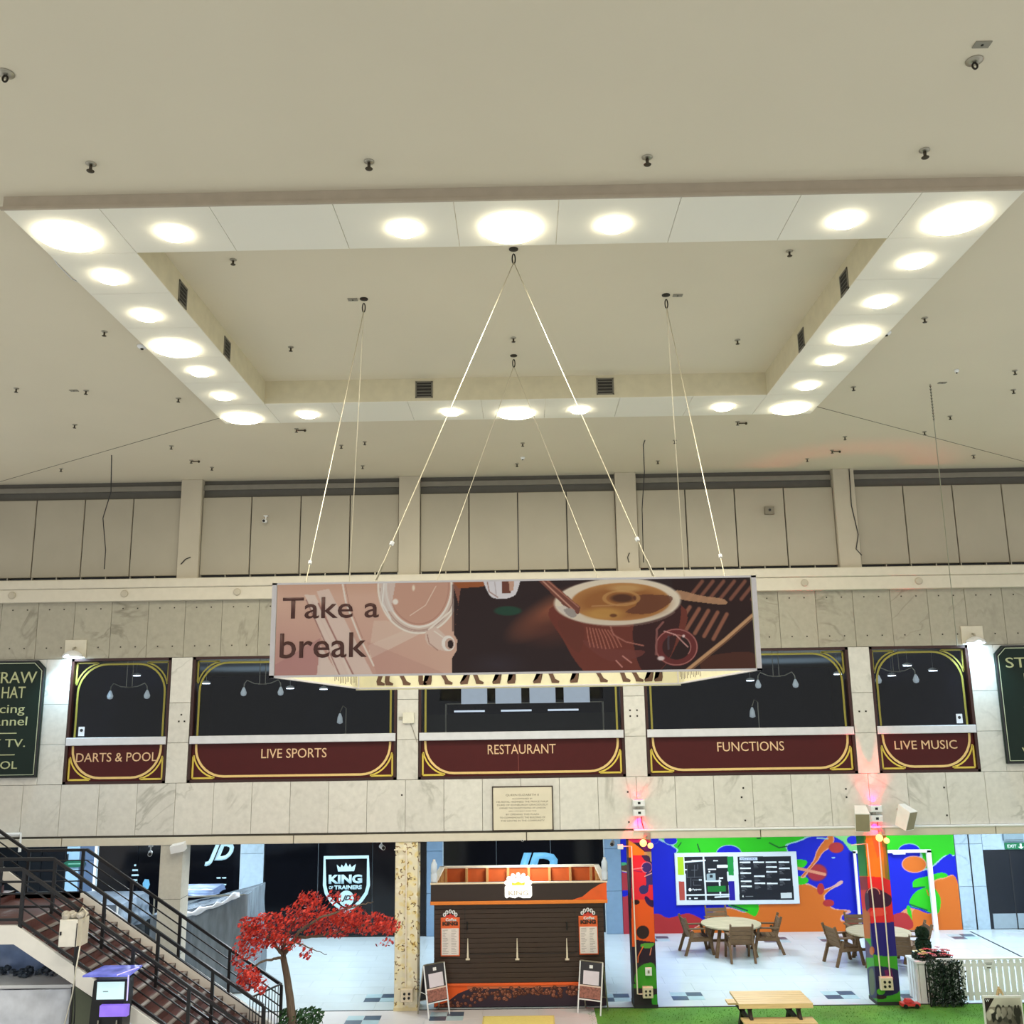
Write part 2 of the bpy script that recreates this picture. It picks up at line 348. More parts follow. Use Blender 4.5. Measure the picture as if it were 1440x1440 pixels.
# --- vents in the reveal
def vent(x, y, z, rot, label):
    t = top('ceiling_vent', label, 'vent', (x, y, z), 'square vents in the sunk ceiling edge'); ORG[t.name] = Vector()
    f = MB(); s = .155; f.box(-s, s, -.012, 0, -s, -s + .025).box(-s, s, -.012, 0, s - .025, s).box(-s, -s + .025, -.012, 0, -s, s).box(s - .025, s, -.012, 0, -s, s)
    build(f, 'frame', mat('vent_frame', (120, 116, 104), .5), t)
    build(MB().box(-s + .02, s - .02, -.004, -.001, -s + .02, s - .02), 'grille', mat('vent_dark', (46, 44, 40), .7), t)
    for k in range(4): build(MB().obox((0, -.009, -.09 + k * .06), (s - .03, 0, 0), (0, .006, .008), (0, -.002, .003)), 'louvre', mat('vent_louvre', (110, 108, 98), .5), t)
    t.rotation_euler.z = rot
vent(-1.70, IY1, 11.98, 0, 'square grey vent in the far edge of the sunk ceiling, left one')
vent(1.54, IY1, 11.98, 0, 'square grey vent in the far edge of the sunk ceiling, right one')
vent(IX0, 12.13, 11.93, pi / 2, 'dark vent in the left edge of the sunk ceiling, nearer one')
vent(IX0, 14.12, 11.93, pi / 2, 'dark vent in the left edge of the sunk ceiling, farther one')
vent(IX1, 12.1, 11.91, -pi / 2, 'dark vent in the right edge of the sunk ceiling, nearer one')
vent(IX1, 14.15, 11.91, -pi / 2, 'dark vent in the right edge of the sunk ceiling, farther one')

# --- ceiling lights
def clight(x, y, r, label, big):
    t = top('ceiling_light', label, 'ceiling light', (x, y, ZR), 'large round ceiling lights of the ring' if big else 'small round ceiling lights of the ring'); ORG[t.name] = Vector()
    build(MB().lathe((0, 0, 0), [(r + .015, 0), (r + .015, -.004), (r - .01, -.006), (r - .01, -.005)], 32), 'rim', M_white, t)
    build(MB().lathe((0, 0, 0), [(.01, -.058), (r * .5, -.055), (r * .85, -.045), (r, -.022), (r, -.004)], 32), 'diffuser', M_lamp, t, smooth=True)
for (x, y, l) in ((-5.18, 10.15, 'large round light at the near left corner of the ceiling ring'), (-.06, 10.15, 'large round light in the middle of the near ring side, above the cable apex'),
                  (5.04, 10.15, 'large round light at the near right corner of the ceiling ring'), (-5.18, 13.63, 'large round light midway along the left ring side'),
                  (5.04, 13.63, 'large round light midway along the right ring side'), (-5.18, 17.15, 'large round light at the far left corner of the ceiling ring'),
                  (-.06, 17.15, 'large round light in the middle of the far ring side'), (5.04, 17.15, 'large round light at the far right corner of the ceiling ring')):
    clight(x, y, .34, l, True)
pos = ['next to the left corner', 'just left of the middle light', 'just right of the middle light', 'next to the right corner']
for k, x in enumerate((-3.94, -1.28, 1.11, 3.76)):
    clight(x, 10.12, .165, 'small round light on the near ring side, ' + pos[k], False)
    clight(x + (.02 if k < 2 else 0), 17.0, .17, 'small round light on the far ring side, ' + pos[k], False)
pos = ['nearest of the four', 'second from the near end', 'just beyond the large middle light', 'last before the far corner']
for k, y in enumerate((11.2, 12.4, 14.65, 15.87)):
    clight(-5.14, y, .165, 'small round light on the left ring side, ' + pos[k], False)
    clight(4.985, y, .165, 'small round light on the right ring side, ' + pos[k], False)

# --- sprinklers, hooks and plates on the ceiling
M_spr = mat('tarnished_brass', (70, 62, 48), .4, .6)
def sprinkler(px, py, z, label, s=1.0, arm=False):
    p = atZ(px, py, z); t = top('sprinkler', label, 'sprinkler', (p[0], p[1], z), 'sprinkler heads on the ceiling'); ORG[t.name] = Vector()
    build(MB().lathe((0, 0, 0), [(.045 * s, 0), (.045 * s, -.008), (.03 * s, -.016), (.012 * s, -.02)], 14), 'escutcheon', M_steel, t, smooth=True)
    b_ = MB().tube([(0, 0, -.01), (0, 0, -.06 * s)], .014 * s, 8); b_.lathe((0, 0, -.075 * s), [(.03 * s, 0), (.034 * s, .006), (.008 * s, .012)], 12)
    if arm: b_.tube([(.02, 0, -.035), (.16, .0, -.035)], .012, 6).ball((.17, 0, -.04), .028, 8, 6)
    build(b_, 'head', M_spr, t, smooth=True)
near = [(128, 233, 'leftmost of the four in the row before the dark edge'), (519, 230, 'second from left in the row before the dark edge'), (910, 224, 'third from left in the row before the dark edge'), (1300, 214, 'rightmost of the four in the row before the dark edge')]
for x, y, l in near: sprinkler(x, y - 3, ZC, 'metal sprinkler on near ceiling, ' + l, 1.2)
for x, y, l in [(328, 367, 'near left'), (1110, 355, 'near right'), (409, 490, 'far left'), (1037, 480, 'far right'), (722, 477, 'middle, above the rear cable hook')]:
    sprinkler(x, y - 2, 12.19, 'small sprinkler inside the sunk square ceiling, ' + l, 1.0)
for x, y, l in [(147, 468, 'left of the ring beside its small lights'), (23, 548, 'at the far left edge of the ceiling'), (121, 551, 'beside the small metal plate left of the ring'), (251, 562, 'left of the last small light of the left side'),
                (105, 599, 'alone on the left ceiling above the diagonal joint'), (241, 629, 'below the diagonal joint on the left'), (298, 659, 'nearest the wall left of the first post'), (86, 661, 'nearest the wall on the far left'),
                (480, 628, 'left of the pair beyond the far ring side'), (513, 623, 'right of the pair beyond the far ring side'), (510, 657, 'near the wall between second and first post'),
                (735, 625, 'just beyond the middle far light'), (727, 654, 'near the wall above the middle bay'), (949, 621, 'beyond the ring by the right rear cable'), (925, 650, 'near the wall right of the third post'),
                (1188, 616, 'beyond the far right ring corner'), (1135, 635 + 12, 'near the wall left of the fourth post'), (1200, 546, 'right of the ring by the last large light'), (1300, 449, 'right of the ring beside its large middle light'),
                (1427, 523, 'at the right edge, upper of two'), (1425, 550, 'at the right edge, lower of two'), (1336, 587, 'alone on the right ceiling'), (1300, 609, 'on the diagonal joint on the right'), (1369, 642, 'near the wall on the far right')]:
    sprinkler(x, y - 2, ZC, 'small sprinkler on the ceiling, ' + l, 1.0)
for x, y, l in [(417, 605, 'below the far left small light'), (269, 649, 'near the wall above the first bay'), (1037, 595, 'below the far right small light'), (1170, 635, 'near the wall above the fourth post')]:
    sprinkler(x, y - 2, ZC, 'small sprinkler with a side arm, ' + l, 1.0, arm=True)
def disc(px, py, label, name, cat, s=.075):
    p = atZ(px, py, ZC); t = top(name, label, cat, (p[0], p[1], ZC)); ORG[t.name] = Vector()
    build(MB().lathe((0, 0, 0), [(s, 0), (s, -.02), (s * .75, -.04), (s * .3, -.05)], 18), 'base', M_white, t, smooth=True)
    build(MB().lathe((0, 0, -.045), [(s * .35, 0), (s * .3, -.02), (.005, -.025)], 12), 'sensor', M_screw, t, smooth=True)
disc(200, 486, 'white round smoke detector left of the ring by its large light', 'smoke_detector', 'smoke detector')
disc(1246, 467, 'white round smoke detector right of the ring by its large light', 'smoke_detector', 'smoke detector')
disc(735, 643, 'small dome camera on the ceiling beyond the middle far light', 'dome_camera', 'camera', .05)
disc(1345, 520, 'tiny white ceiling sensor on the right ceiling', 'ceiling_sensor', 'sensor', .04)
def hook(px, py, label):
    p = atZ(px, py, ZC); t = top('ceiling_hook', label, 'hook', (p[0], p[1], ZC)); ORG[t.name] = Vector()
    build(MB().lathe((0, 0, 0), [(.075, 0), (.075, -.01), (.03, -.02)], 16), 'plate', M_steel, t, smooth=True)
    build(MB().tube([(.022 * cos(a), 0, -.055 + .03 * sin(a)) for a in np.linspace(pi / 2, pi / 2 + 2 * pi, 15)], .009, 6), 'eye', M_screw, t, smooth=True)
hook(8, 103, 'metal eye hook on the near ceiling at the left edge'); hook(1370, 85, 'metal eye hook on the near ceiling at the right')
def plate(px, py, z, label, s=.07):
    p = atZ(px, py, z); t = build(MB().box(-s, s, -s * .6, s * .6, -.01, 0), 'cover_plate', mat('plate_grey', (140, 136, 122), .5)); t.location = (p[0], p[1], z)
    build(MB().lathe((0, 0, -.011), [(.012, -.004), (.012, .004)], 8), 'screw', M_screw, t)
    setp(t, label=label, category='plate')
plate(1381, 62, ZC, 'small square cover plate on the near ceiling at the right'); plate(104, 549, ZC, 'small flat plate left of a sprinkler on the left ceiling')
plate(496, 421, 12.19, 'small flat plate beside the left cable hook'); plate(953, 415, 12.19, 'small flat plate beside the right cable hook'); plate(1325, 538, ZC, 'small flat plate beside the hanging chain on the right ceiling')

# --- floor
M_tile = mat('pale_blue_floor_tile', (208, 221, 227), .22, var=.04, scale=1.5)
floor = struct(MB().box(-17, 17, -9, 31, -.3, -.012), 'floor', mat('floor_bed', (196, 203, 210), .6))
src = build(MB().box(0, 1.197, 0, .596, -.014, 0), 'tile', M_tile, floor); first = True
for j in range(12):
    for i in range(23):
        loc = (-14.2 + i * 1.2 + (.6 if j % 2 else 0), 22.62 + j * .6 - .03, 0)
        if first: src.location = loc; first = False
        else: piece(src, floor, loc)
M_tile2 = mat('pale_pinkish_floor_tile', (214, 212, 214), .35, var=.04, scale=1.2)
src = build(MB().box(0, 1.197, 0, .596, -.014, 0), 'tile', M_tile2, floor)
k = 0
for j in range(6):
    for i in range(13):
        x = -14.2 + i * 1.2
        if x > 1.1: continue
        loc = (x, 21.94 - j * .6, 0)
        if k == 0: src.location = loc
        else: piece(src, floor, loc)
        k += 1
build(MB().box(-14.2, 14, 22.545, 22.585, -.012, .004), 'threshold_strip', M_dark, floor)
build(MB().bar((12.57, 29.3, .002), (12.58, 22.6, .002), .05, .006), 'joint_strip', M_black, floor)
# inlaid chequers
M_i1 = mat('slate_inlay', (74, 92, 112), .3); M_i2 = mat('pale_teal_inlay', (176, 206, 216), .3)
for (x, y) in ((-3.35, 23.5), (-1.75, 22.1), (-3.5, 21.9), (3.55, 23.35), (6.95, 23.3), (8.6, 23.3), (6.86, 28.6), (12.1, 28.7), (8.44, 28.6), (3.6, 28.9), (1.9, 23.3)):
    if y < 22.6: d = MB()
    for k, (dx, dy) in enumerate(((-1, -1), (0, 0), (0, -1), (-1, 0))):
        build(MB().box(x + dx * .36, x + dx * .36 + .35, y + dy * .3, y + dy * .3 + .29, .0005, .004), 'inlay', M_i1 if k < 2 else M_i2, floor)
# artificial grass and yellow mat
g = MB().box(1.22, 15, 17.5, 22.52, -.01, -.001)
M_grass = mat('artificial_grass', (84, 140, 50), .95, var=.3, scale=1.3, bump=.6)
grass = build(g, 'grass_carpet', M_grass); setp(grass, label='green artificial grass laid in front of the painted pillars', category='artificial grass')
tb = MB(); 
for _ in range(9000):
    x = random.uniform(1.24, 13); y = random.uniform(19.8, 22.5); a = random.uniform(0, 2 * pi); r = .008; h = random.uniform(.014, .03)
    tb.add([(x - r * cos(a), y - r * sin(a), -.003), (x + r * cos(a), y + r * sin(a), -.003), (x + random.uniform(-.012, .012), y + random.uniform(-.012, .012), h - .004)], [(0, 1, 2)])
build(tb, 'grass_blades', M_grass, grass, kind='stuff')
m = MB().box(-.98, .52, 20.6, 22.02, 0, .014); yb = build(m, 'floor_mat', mat('yellow_mat', (232, 216, 128), .9, scale=30), None); setp(yb, label='yellow rectangular mat on the floor in front of the coffee kiosk', category='mat')
build(MB().box(-.98, .52, 21.99, 22.02, .013, .017).box(-.98, -.95, 20.6, 22.02, .013, .017).box(.49, .52, 20.6, 22.02, .013, .017), 'border', mat('mat_border', (214, 196, 120), .9), yb)

# --- passage: soffit, back wall
struct(MB().box(-17, 17, 22.6, 31, 3.6, 3.9), 'ceiling_passage', mat('passage_ceiling', (220, 224, 228), .8))
wp = struct(MB().box(-17, 17, YB + .06, YB + .3, 0, 3.6), 'wall_passage', mat('passage_wall', (150, 165, 178), .7))
struct(MB().box(14.9, 15.1, 22.6, 29.6, 0, 3.6).box(-15.9, -15.7, 22.6, 29.6, 0, 3.6), 'wall_passage_ends', mat('passage_end', (160, 170, 180), .7))
for (x0, x1) in ((-8.38, -7.71), (-2.93, -2.47), (2.27, 2.74), (-12.64 - .95, -12.68), (-10.2, -9.93)):
    if x0 < -13: continue
    n = 3
    for k in range(n): build(MB().bbox(x0, x1, YB - .04, YB + .06, k * 1.17 + .004, (k + 1) * 1.17 - .004), 'marble_slab', M_marbB if x0 < -5 else mat('blue_grey_cladding', (122, 150, 178), .4), wp)
for k in range(3):                                     # marble right of the mural
    build(MB().bbox(12.47, 12.86, YB - .04, YB + .06, k * 1.17 + .004, (k + 1) * 1.17 - .004), 'marble_slab', M_marbB, wp)
    build(MB().bbox(12.89, 13.26, YB - .04, YB + .06, k * 1.17 + .004, (k + 1) * 1.17 - .004), 'marble_slab', M_marbB, wp)
build(MB().bbox(13.27, 14.9, YB - .04, YB + .06, 2.17, 3.5), 'marble_slab', M_marbB, wp)
build(MB().box(12.86, 12.89, YB - .05, YB, 0, 3.5), 'movement_joint', M_black, wp)
d1 = struct(MB().box(13.27, 14.9, YB - .01, YB + .05, 0, 2.16), 'door_1', mat('black_door', (18, 20, 28), .35))
build(MB().box(13.36, 14.02, YB - .03, YB - .01, .02, .42), 'kick_plate', mat('pale_kick_plate', (150, 165, 175), .4), d1); build(MB().box(14.06, 14.85, YB - .03, YB - .01, .02, .42), 'kick_plate', MC['pale_kick_plate'], d1)
build(MB().box(14.025, 14.055, YB - .02, YB - .01, 0, 2.15), 'door_joint', M_dark, d1)
t = top('exit_sign', 'green emergency exit sign above the dark doorway on the right', 'exit sign', (14.2, YB - .05, 2.27)); ORG[t.name] = Vector()
t.location = (14.2, YB - .07, 2.27)
build(MB().bbox(-.3, .3, -.03, .03, -.09, .09), 'sign_box', mat('exit_green', (16, 110, 66), .4), t)
text('EXIT', -.24, .02, -.045, .045, -.03, M_white, t, .01)
build(MB().prism([(.12, -.02), (.12, .07), (.17, .07), (.17, -.02), (.23, -.02), (.145, -.075), (.06, -.02)], -.04, -.03), 'arrow', M_white, t)
t = build(MB().bbox(-.28, .28, -.05, .05, -.1, .1), 'wall_box', mat('grey_box', (130, 150, 160), .5)); t.location = (14.15, YB - .1, 2.52); setp(t, label='grey rectangular box on the marble above the exit sign', category='box')
build(MB().box(-.25, .25, -.055, -.05, -.07, -.06), 'seam', M_dark, t)

# ================================================================== THE FACADE (plane y = 22.5)
core = MB()
core.box(-17, 17, YW + .06, YW + .35, 3.49, 4.83).box(-17, 17, YW + .06, YW + .35, 7.66, 9.0)
core.box(-17, 17, YW + .25, YW + .5, 9.0, 11.92)
for x in CX: core.box(x - .25, x + .25, YW + .05, YW + .4, 4.8, 7.7)
for s_ in (-1, 1):
    a, b_ = (-17, -10.54) if s_ < 0 else (10.27, 17); core.box(a, b_, YW + .06, YW + .35, 4.8, 7.7)
wall = struct(core, 'wall_back', mat('stone_joint', (128, 122, 106), .9))
G = .004
def slab(x0, x1, z0, z1, m=M_marb, dy=0.0): build(MB().bbox(x0 + G, x1 - G, YW + dy + random.uniform(0, .003), YW + .07, z0 + G, z1 - G, .004), 'marble_slab', m, wall)
xk = [-15.8 + .87 * k for k in range(38)]
for x in xk:
    if x > 15: break
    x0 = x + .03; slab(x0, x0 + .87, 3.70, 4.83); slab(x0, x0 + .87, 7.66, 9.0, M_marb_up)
for x in CX[1:5]:
    zz = [4.83, 5.72, 6.62, 7.66]
    for a, b_ in zip(zz[:-1], zz[1:]): slab(x - .245, x + .245, a, b_)
for (a, b_) in ((-16, -11.12), (-11.12, -10.54), (10.27, 10.85), (10.85, 16)):
    for z0, z1 in ((4.83, 5.72), (5.72, 6.62), (6.62, 7.66)):
        n = max(1, round((b_ - a) / .9))
        for k in range(n): slab(a + (b_ - a) * k / n, a + (b_ - a) * (k + 1) / n, z0, z1)
st = MB()
for k in range(74):
    x = -16 + k * .435 + (.06 if k % 2 else -.03)
    for z in (8.82, 7.92): st.box(x - .014, x + .014, YW - .006, YW, z - .014, z + .014)
for (x, z) in ((-2.8, 4.5), (2.3, 4.5), (2.3, 3.85), (4.9, 4.55), (4.9, 3.85), (4.85, 4.35), (7.2, 4.5), (7.2, 4.32), (9.4, 4.5), (9.4, 3.9), (2.42, 6.3), (2.58, 6.3), (2.42, 6.17), (2.58, 6.17), (-7.9, 6.35), (-7.82, 6.2), (-7.95, 6.2), (7.65, 6.2), (7.8, 6.2)):
    st.box(x - .018, x + .018, YW - .006, YW, z - .018, z + .018)
build(st, 'fixing_studs', M_screw, wall, kind='stuff')
# beam edge strip above the passage opening
for x in [-15.66 + 5.22 * k for k in range(6)]:
    build(MB().bbox(x + .01, x + 5.21, YW - .03, YW + .1, 3.49, 3.66, .008), 'beam_strip', M_corn, wall)
build(MB().box(-15.7, 2.2, YW - .012, YW + .05, 3.665, 3.69), 'joint_line', M_joint, wall)
build(MB().bbox(2.4, 15.7, YW - .06, YW + .05, 3.655, 3.70, .01), 'white_trunking', M_white, wall)
build(MB().box(-15.8, 2.2, YW + .02, YW + .06, 3.64, 3.72), 'backing', M_joint, wall)
# cornice
build(MB().bbox(-16, 16, YW - .16, YW + .3, 8.98, 9.28, .01), 'cornice_lower', M_corn, wall)
build(MB().bbox(-16, 16, YW - .20, YW + .3, 9.285, 9.5, .02), 'cornice_upper', M_corn, wall)
for k in range(10):
    x = -14.64 + k * 2.652
    build(MB().tube([(x, YW - .15, 9.15), (x, YW - .185, 9.15), (x, YW - .205, 9.15), (x, YW - .21, 9.15)], [.085, .085, .07, .03], 18), 'cornice_knob', M_pil, wall)
# clerestory: posts, panels, dark slot with beam
for x in CX: build(MB().bbox(x - .25, x + .25, YW, YW + .3, 9.5, 11.92, .01), 'post', M_pil, wall)
for k in range(5):
    a = CX[k] + .25; b_ = CX[k + 1] - .25; n = 4; wd = (b_ - a) / n
    for i in range(n): build(MB().bbox(a + i * wd + .012, a + (i + 1) * wd - .012, YW + .10, YW + .16, 9.60, 11.49, .012), 'panel', M_panel, wall)
    build(MB().box(a, b_, YW + .2, YW + .26, 9.5, 11.5), 'panel_backing', M_black, wall)
    build(MB().box(a, b_, YW + .21, YW + .25, 11.5, 11.92), 'slot_back', mat('slot_grey', (96, 94, 88), .8), wall)
    build(MB().box(a, b_, YW + .12, YW + .2, 11.68, 11.8), 'slot_beam', mat('slot_beam_grey', (128, 124, 114), .7), wall)
    br = MB()
    for i in range(n * 2 + 1): x = min(a + i * wd / 2 + .02, b_ - .03); br.box(x, x + .02, YW + .11, YW + .2, 9.5, 9.6)
    build(br, 'panel_brackets', M_steel, wall, kind='stuff')
for (a, b_) in ((-16, CX[0] - .25), (CX[5] + .25, 16)): build(MB().bbox(a, b_, YW + .1, YW + .16, 9.6, 11.49), 'panel', M_panel, wall)

# --- first floor rooms behind the windows
room = MB(); room.box(-11, 10.7, 34, 34.2, 4.2, 8.2).box(-11, 10.7, 22.9, 34, 4.1, 4.24)
rm = struct(room, 'wall_upper_room', mat('navy_room_wall', (16, 27, 58), .8, var=.3, scale=.5))
struct(MB().box(-11, 10.7, 22.86, 34, 7.66, 7.8), 'ceiling_upper_room', mat('room_ceiling', (110, 108, 98), .9))
struct(MB().box(-11.1, -10.95, 22.86, 34, 4.2, 7.8).box(10.65, 10.8, 22.86, 34, 4.2, 7.8), 'wall_upper_room_ends', MC['navy_room_wall'])
light('AREA', 'upper_room_fill', (0, 24.2, 6.9), 70, (.9, 1, .95), rot=(pi, 0, 0), shape='RECTANGLE', size=19, size_y=.6)  # unseen upward wash in place of the pendants' light on the ceiling
light('AREA', 'upper_room_fill', (0, 29, 6.9), 170, (.55, .75, 1), rot=(pi, 0, 0), shape='RECTANGLE', size=19, size_y=3)  # added unseen bluish fill that makes the navy room show
M_spot = mat('bright_spot', (255, 255, 255), .4, emit=((235, 245, 255), 6))
WX = [(-10.53, -8.2), (-7.69, -2.935), (-2.43, 2.27), (2.77, 7.5), (8.0, 10.265)]
WN = []
for wd_, xa_, ya_, xb_, yb_ in (('DARTS & POOL', 107, 1071, 221, 1058.5), ('LIVE SPORTS', 367.4, 1065.6, 459.5, 1052.5), ('RESTAURANT', 685.9, 1060, 781.3, 1046.7), ('FUNCTIONS', 1008.8, 1056, 1102, 1043), ('LIVE MUSIC', 1258.3, 1053.3, 1345, 1041.3)):
    cz_ = atY((xa_ + xb_) / 2, (ya_ + yb_) / 2, YW + .06)[2]; hh_ = (ya_ - yb_) / 62.5 / 2; WN.append((wd_, atY(xa_, ya_, YW + .06)[0], atY(xb_, yb_, YW + .06)[0], cz_ - hh_, cz_ + hh_))
def arcpts(cx, cz, r, a0, a1, n=10): return [(cx + r * cos(a), cz + r * sin(a)) for a in np.linspace(a0, a1, n)]
for i, ((x0, x1), (word, tx0, tx1, tz0, tz1)) in enumerate(zip(WX, WN)):
    z0, z1, zt = 4.83, 7.66, 5.78
    Wd = top('window_%d' % (i + 1), None, None, ((x0 + x1) / 2, YW, z0)); Wd['kind'] = 'structure'; Wd.location = (0, 0, 0); ORG[Wd.name] = Vector()
    f = MB(); t_ = .06
    f.box(x0, x0 + t_, YW + .0, YW + .3, z0, z1).box(x1 - t_, x1, YW, YW + .3, z0, z1).box(x0, x1, YW, YW + .3, z1 - t_, z1).box(x0, x1, YW, YW + .3, z0, z0 + t_)
    build(f, 'frame', M_brownframe, Wd)
    build(MB().box(x0 + t_, x1 - t_, YW + .10, YW + .115, zt + .07, z1 - t_), 'glass_pane', M_glass, Wd)
    build(MB().bbox(x0 + .02, x1 - .02, YW - .05, YW + .12, zt - .09, zt + .085, .01), 'transom', mat('pale_transom', (214, 216, 222), .45), Wd)
    build(MB().box(x0 + t_, x1 - t_, YW + .06, YW + .09, z0 + t_, zt - .09), 'sign_panel', M_maroon, Wd)
    build(MB().box(x0 + t_ - .01, x1 - t_ + .01, YW + .13, YW + .2, z0 + t_, zt + .06), 'lower_backing', M_black, Wd)
    # gilded outline: upper half on the glass, lower half on the maroon board
    e = .15; r = .66; xa, xb = x0 + e, x1 - e; za, zb = z0 + .13, z1 - .13
    up = [(xa, zt + .09), (xa, zb - r)] + arcpts(xa + r, zb - r, r, pi, pi / 2)[1:] + arcpts(xb - r, zb - r, r, pi / 2, 0) + [(xb, zt + .09)]
    lo = [(xa, zt - .1), (xa, max(za + r, zt - .12) if za + r < zt - .1 else zt - .13)] + arcpts(xa + r, za + r, r, pi, 1.5 * pi)[1:] + arcpts(xb - r, za + r, r, 1.5 * pi, 2 * pi) + [(xb, zt - .1)]
    build(MB().ribbon(up, .045, YW + .094, YW + .0995), 'gilded_line', mat('gilded_dim', (150, 142, 58), .5), Wd)
    build(MB().ribbon(lo, .05, YW + .052, YW + .0595), 'gilded_line', M_goldp, Wd)
    for (sx, cx) in ((1, x0 + .075), (-1, x1 - .075)):
        for (sz, cz, y_, mm) in ((-1, z1 - .075, YW + .094, MC['gilded_dim']), (1, z0 + .075, YW + .052, M_gold)):
            L = .50; r2 = .62
            corner = [(cx + sx * .02, cz + sz * .02), (cx + sx * L, cz + sz * .02)]
            arc = [(cx + sx * (r2 + .02 - r2 * cos(a) * 1.0 + .0), cz + sz * (r2 + .02 - r2 * sin(a))) for a in np.linspace(pi / 2 - .18, .18, 8)]
            build(MB().ribbon([corner[0], (cx + sx * .02, cz + sz * L)], .04, y_, y_ + .006).ribbon([corner[0], corner[1]], .04, y_, y_ + .006).ribbon(arc, .035, y_, y_ + .006), 'corner_ornament', mm, Wd)
    text(word, tx0, tx1, tz0, tz1, YW + .06, mat('sign_letter', (226, 190, 150), .5), Wd, 0)
    if i in (0, 4):
        sx = -10.30 if i == 0 else 9.88
        stk = build(MB().box(sx, sx + .14, YW + .094, YW + .099, 5.9, 6.11), 'sticker', mat('white_sticker', (220, 224, 230), .5), Wd)
        mk = build(MB().lathe((0, 0, 0), [(.035, 0), (.035, .004)], 12), 'sticker_mark', M_dark, stk); mk.location = (sx + .07, YW + .093, 6.03); mk.rotation_euler.x = pi / 2
build(MB().box(-.16, -.15, YW + .054, YW + .0595, 4.95, 5.66), 'panel_seam', mat('seam', (140, 70, 60), .5), bpy.data.objects['window_3'])

# pendants seen through the glass, and reflections in it built as small lamps
def pendant(x, y, z, label, arms=2):
    t = top('pendant_light', label, 'pendant light', (x, y, 7.66), 'pendant lights inside the upper room'); ORG[t.name] = Vector()
    L = 7.66 - z
    build(MB().tube([(-.07, 0, 0), (-.07, 0, -L)], .01, 6).tube([(.07, 0, 0), (.07, 0, -L)], .01, 6).tube([(-.1, 0, -L), (.1, 0, -L)], .014, 6), 'rod', M_steel, t)
    for s_ in ((-1, 1) if arms == 2 else (-1,)):
        build(MB().tube([(0, 0, -L), (s_ * .2, 0, -L + .02), (s_ * .38, 0, -L + .1), (s_ * .44, 0, -L + .02), (s_ * .45, 0, -L - .08)], .014, 6), 'arm', M_steel, t, smooth=True)
        build(MB().lathe((s_ * .45, 0, -L - .36), [(.02, .08), (.06, .1), (.075, .16), (.04, .25), (.02, .29)], 14), 'glass_shade', mat('frosted_shade', (210, 215, 215), .2, emit=((200, 210, 215), .25)), t, smooth=True)
pendant(-9.6, 23.6, 7.02, 'brass pendant light with glass shades behind the DARTS & POOL window')
pendant(-6.35, 23.6, 7.05, 'two-armed pendant light behind the LIVE SPORTS window')
pendant(6.1, 23.6, 7.05, 'two-armed pendant light behind the FUNCTIONS window')
pendant(9.0, 23.6, 7.12, 'two-armed pendant light behind the LIVE MUSIC window')
k = 0
wh = ['behind the DARTS & POOL window', 'at the left edge behind the LIVE SPORTS window', 'below the banner corner behind the LIVE SPORTS window', 'behind the LIVE SPORTS window, farther in', 'below the banner corner behind the FUNCTIONS window', 'at the right edge behind the FUNCTIONS window', 'left one behind the LIVE MUSIC window', 'middle one behind the LIVE MUSIC window', 'right one behind the LIVE MUSIC window']
for (px, py) in ((192, 950), (290, 961), (408, 968), (455, 969), (1055, 957), (1178, 948), (1254, 950), (1276, 936), (1312, 943)):  # bright reflections in the panes, modelled as hanging lamps
    y = 25.5 if py > 945 else 24.4
    p = atY(px, py, y)
    t = top('glint', 'window reflection built as a small bright lamp ' + wh[k], 'glint', (p[0], y, p[2])); ORG[t.name] = Vector(); k += 1
    build(MB().lathe((0, 0, 0), [(.11, 0), (.12, .03), (.05, .07), (.004, .08), (.004, 7.66 - p[2])], 14), 'housing', M_white, t, smooth=True)  # body of the stand-in for a window reflection
    build(MB().lathe((0, 0, -.012), [(.02, -.004), (.10, 0), (.10, .01)], 14), 'lens', M_spot, t)
# bar shelf and screens inside the restaurant window
t = top('bar_back', 'dark bar back shelving with pale menu screens behind the RESTAURANT window', 'bar shelving', (0, 27, 4.25)); ORG[t.name] = Vector()
t.location = (0, 27.2, 4.25)
build(MB().box(-2.9, 2.6, 0, .3, 0, 2.0), 'carcass', mat('dark_bar', (22, 24, 28), .5), t)
for k in range(4): build(MB().box(-1.75 + k * .95, -1.03 + k * .95, -.04, 0, 2.28, 2.75), 'menu_screen', mat('menu_screen', (200, 205, 210), .4, emit=((200, 210, 220), .5)), t)
build(MB().box(-2.2, 2.2, -.02, .02, 2.28, 2.3).box(-2.2, -2.16, -.02, .3, 0, 2.3).box(2.16, 2.2, -.02, .3, 0, 2.3), 'screen_rail', M_steel, t)
for k in range(3): build(MB().box(-1.95 + k * 1.3, -1.1 + k * 1.3, -.02, 0, 2.06, 2.11), 'strip_light', mat('strip_light', (230, 235, 240), .4, emit=((230, 240, 250), .7)), t)
for (x, z) in ((-4.1, 6.35), (5.35, 6.6)):
    t = top('standing_lamp', 'slim standing lamp inside behind the %s window' % ('LIVE SPORTS' if x < 0 else 'FUNCTIONS'), 'lamp', (x - .9 if x < 0 else x - .9, 24.4, 4.25)); ORG[t.name] = Vector()
    t.location = (x * 24.4 / 22.5, 24.4, 4.25)
    build(MB().tube([(0, 0, 0), (0, 0, 2.2)], .014, 6).tube([(0, 0, 2.2), (-.08, 0, 2.26), (-.15, 0, 2.1)], .012, 6), 'pole', M_steel, t)
    build(MB().lathe((-.15, 0, 1.82), [(.02, 0), (.075, .03), (.06, .16), (.02, .26)], 12), 'lamp_shade', MC['frosted_shade'], t, smooth=True)

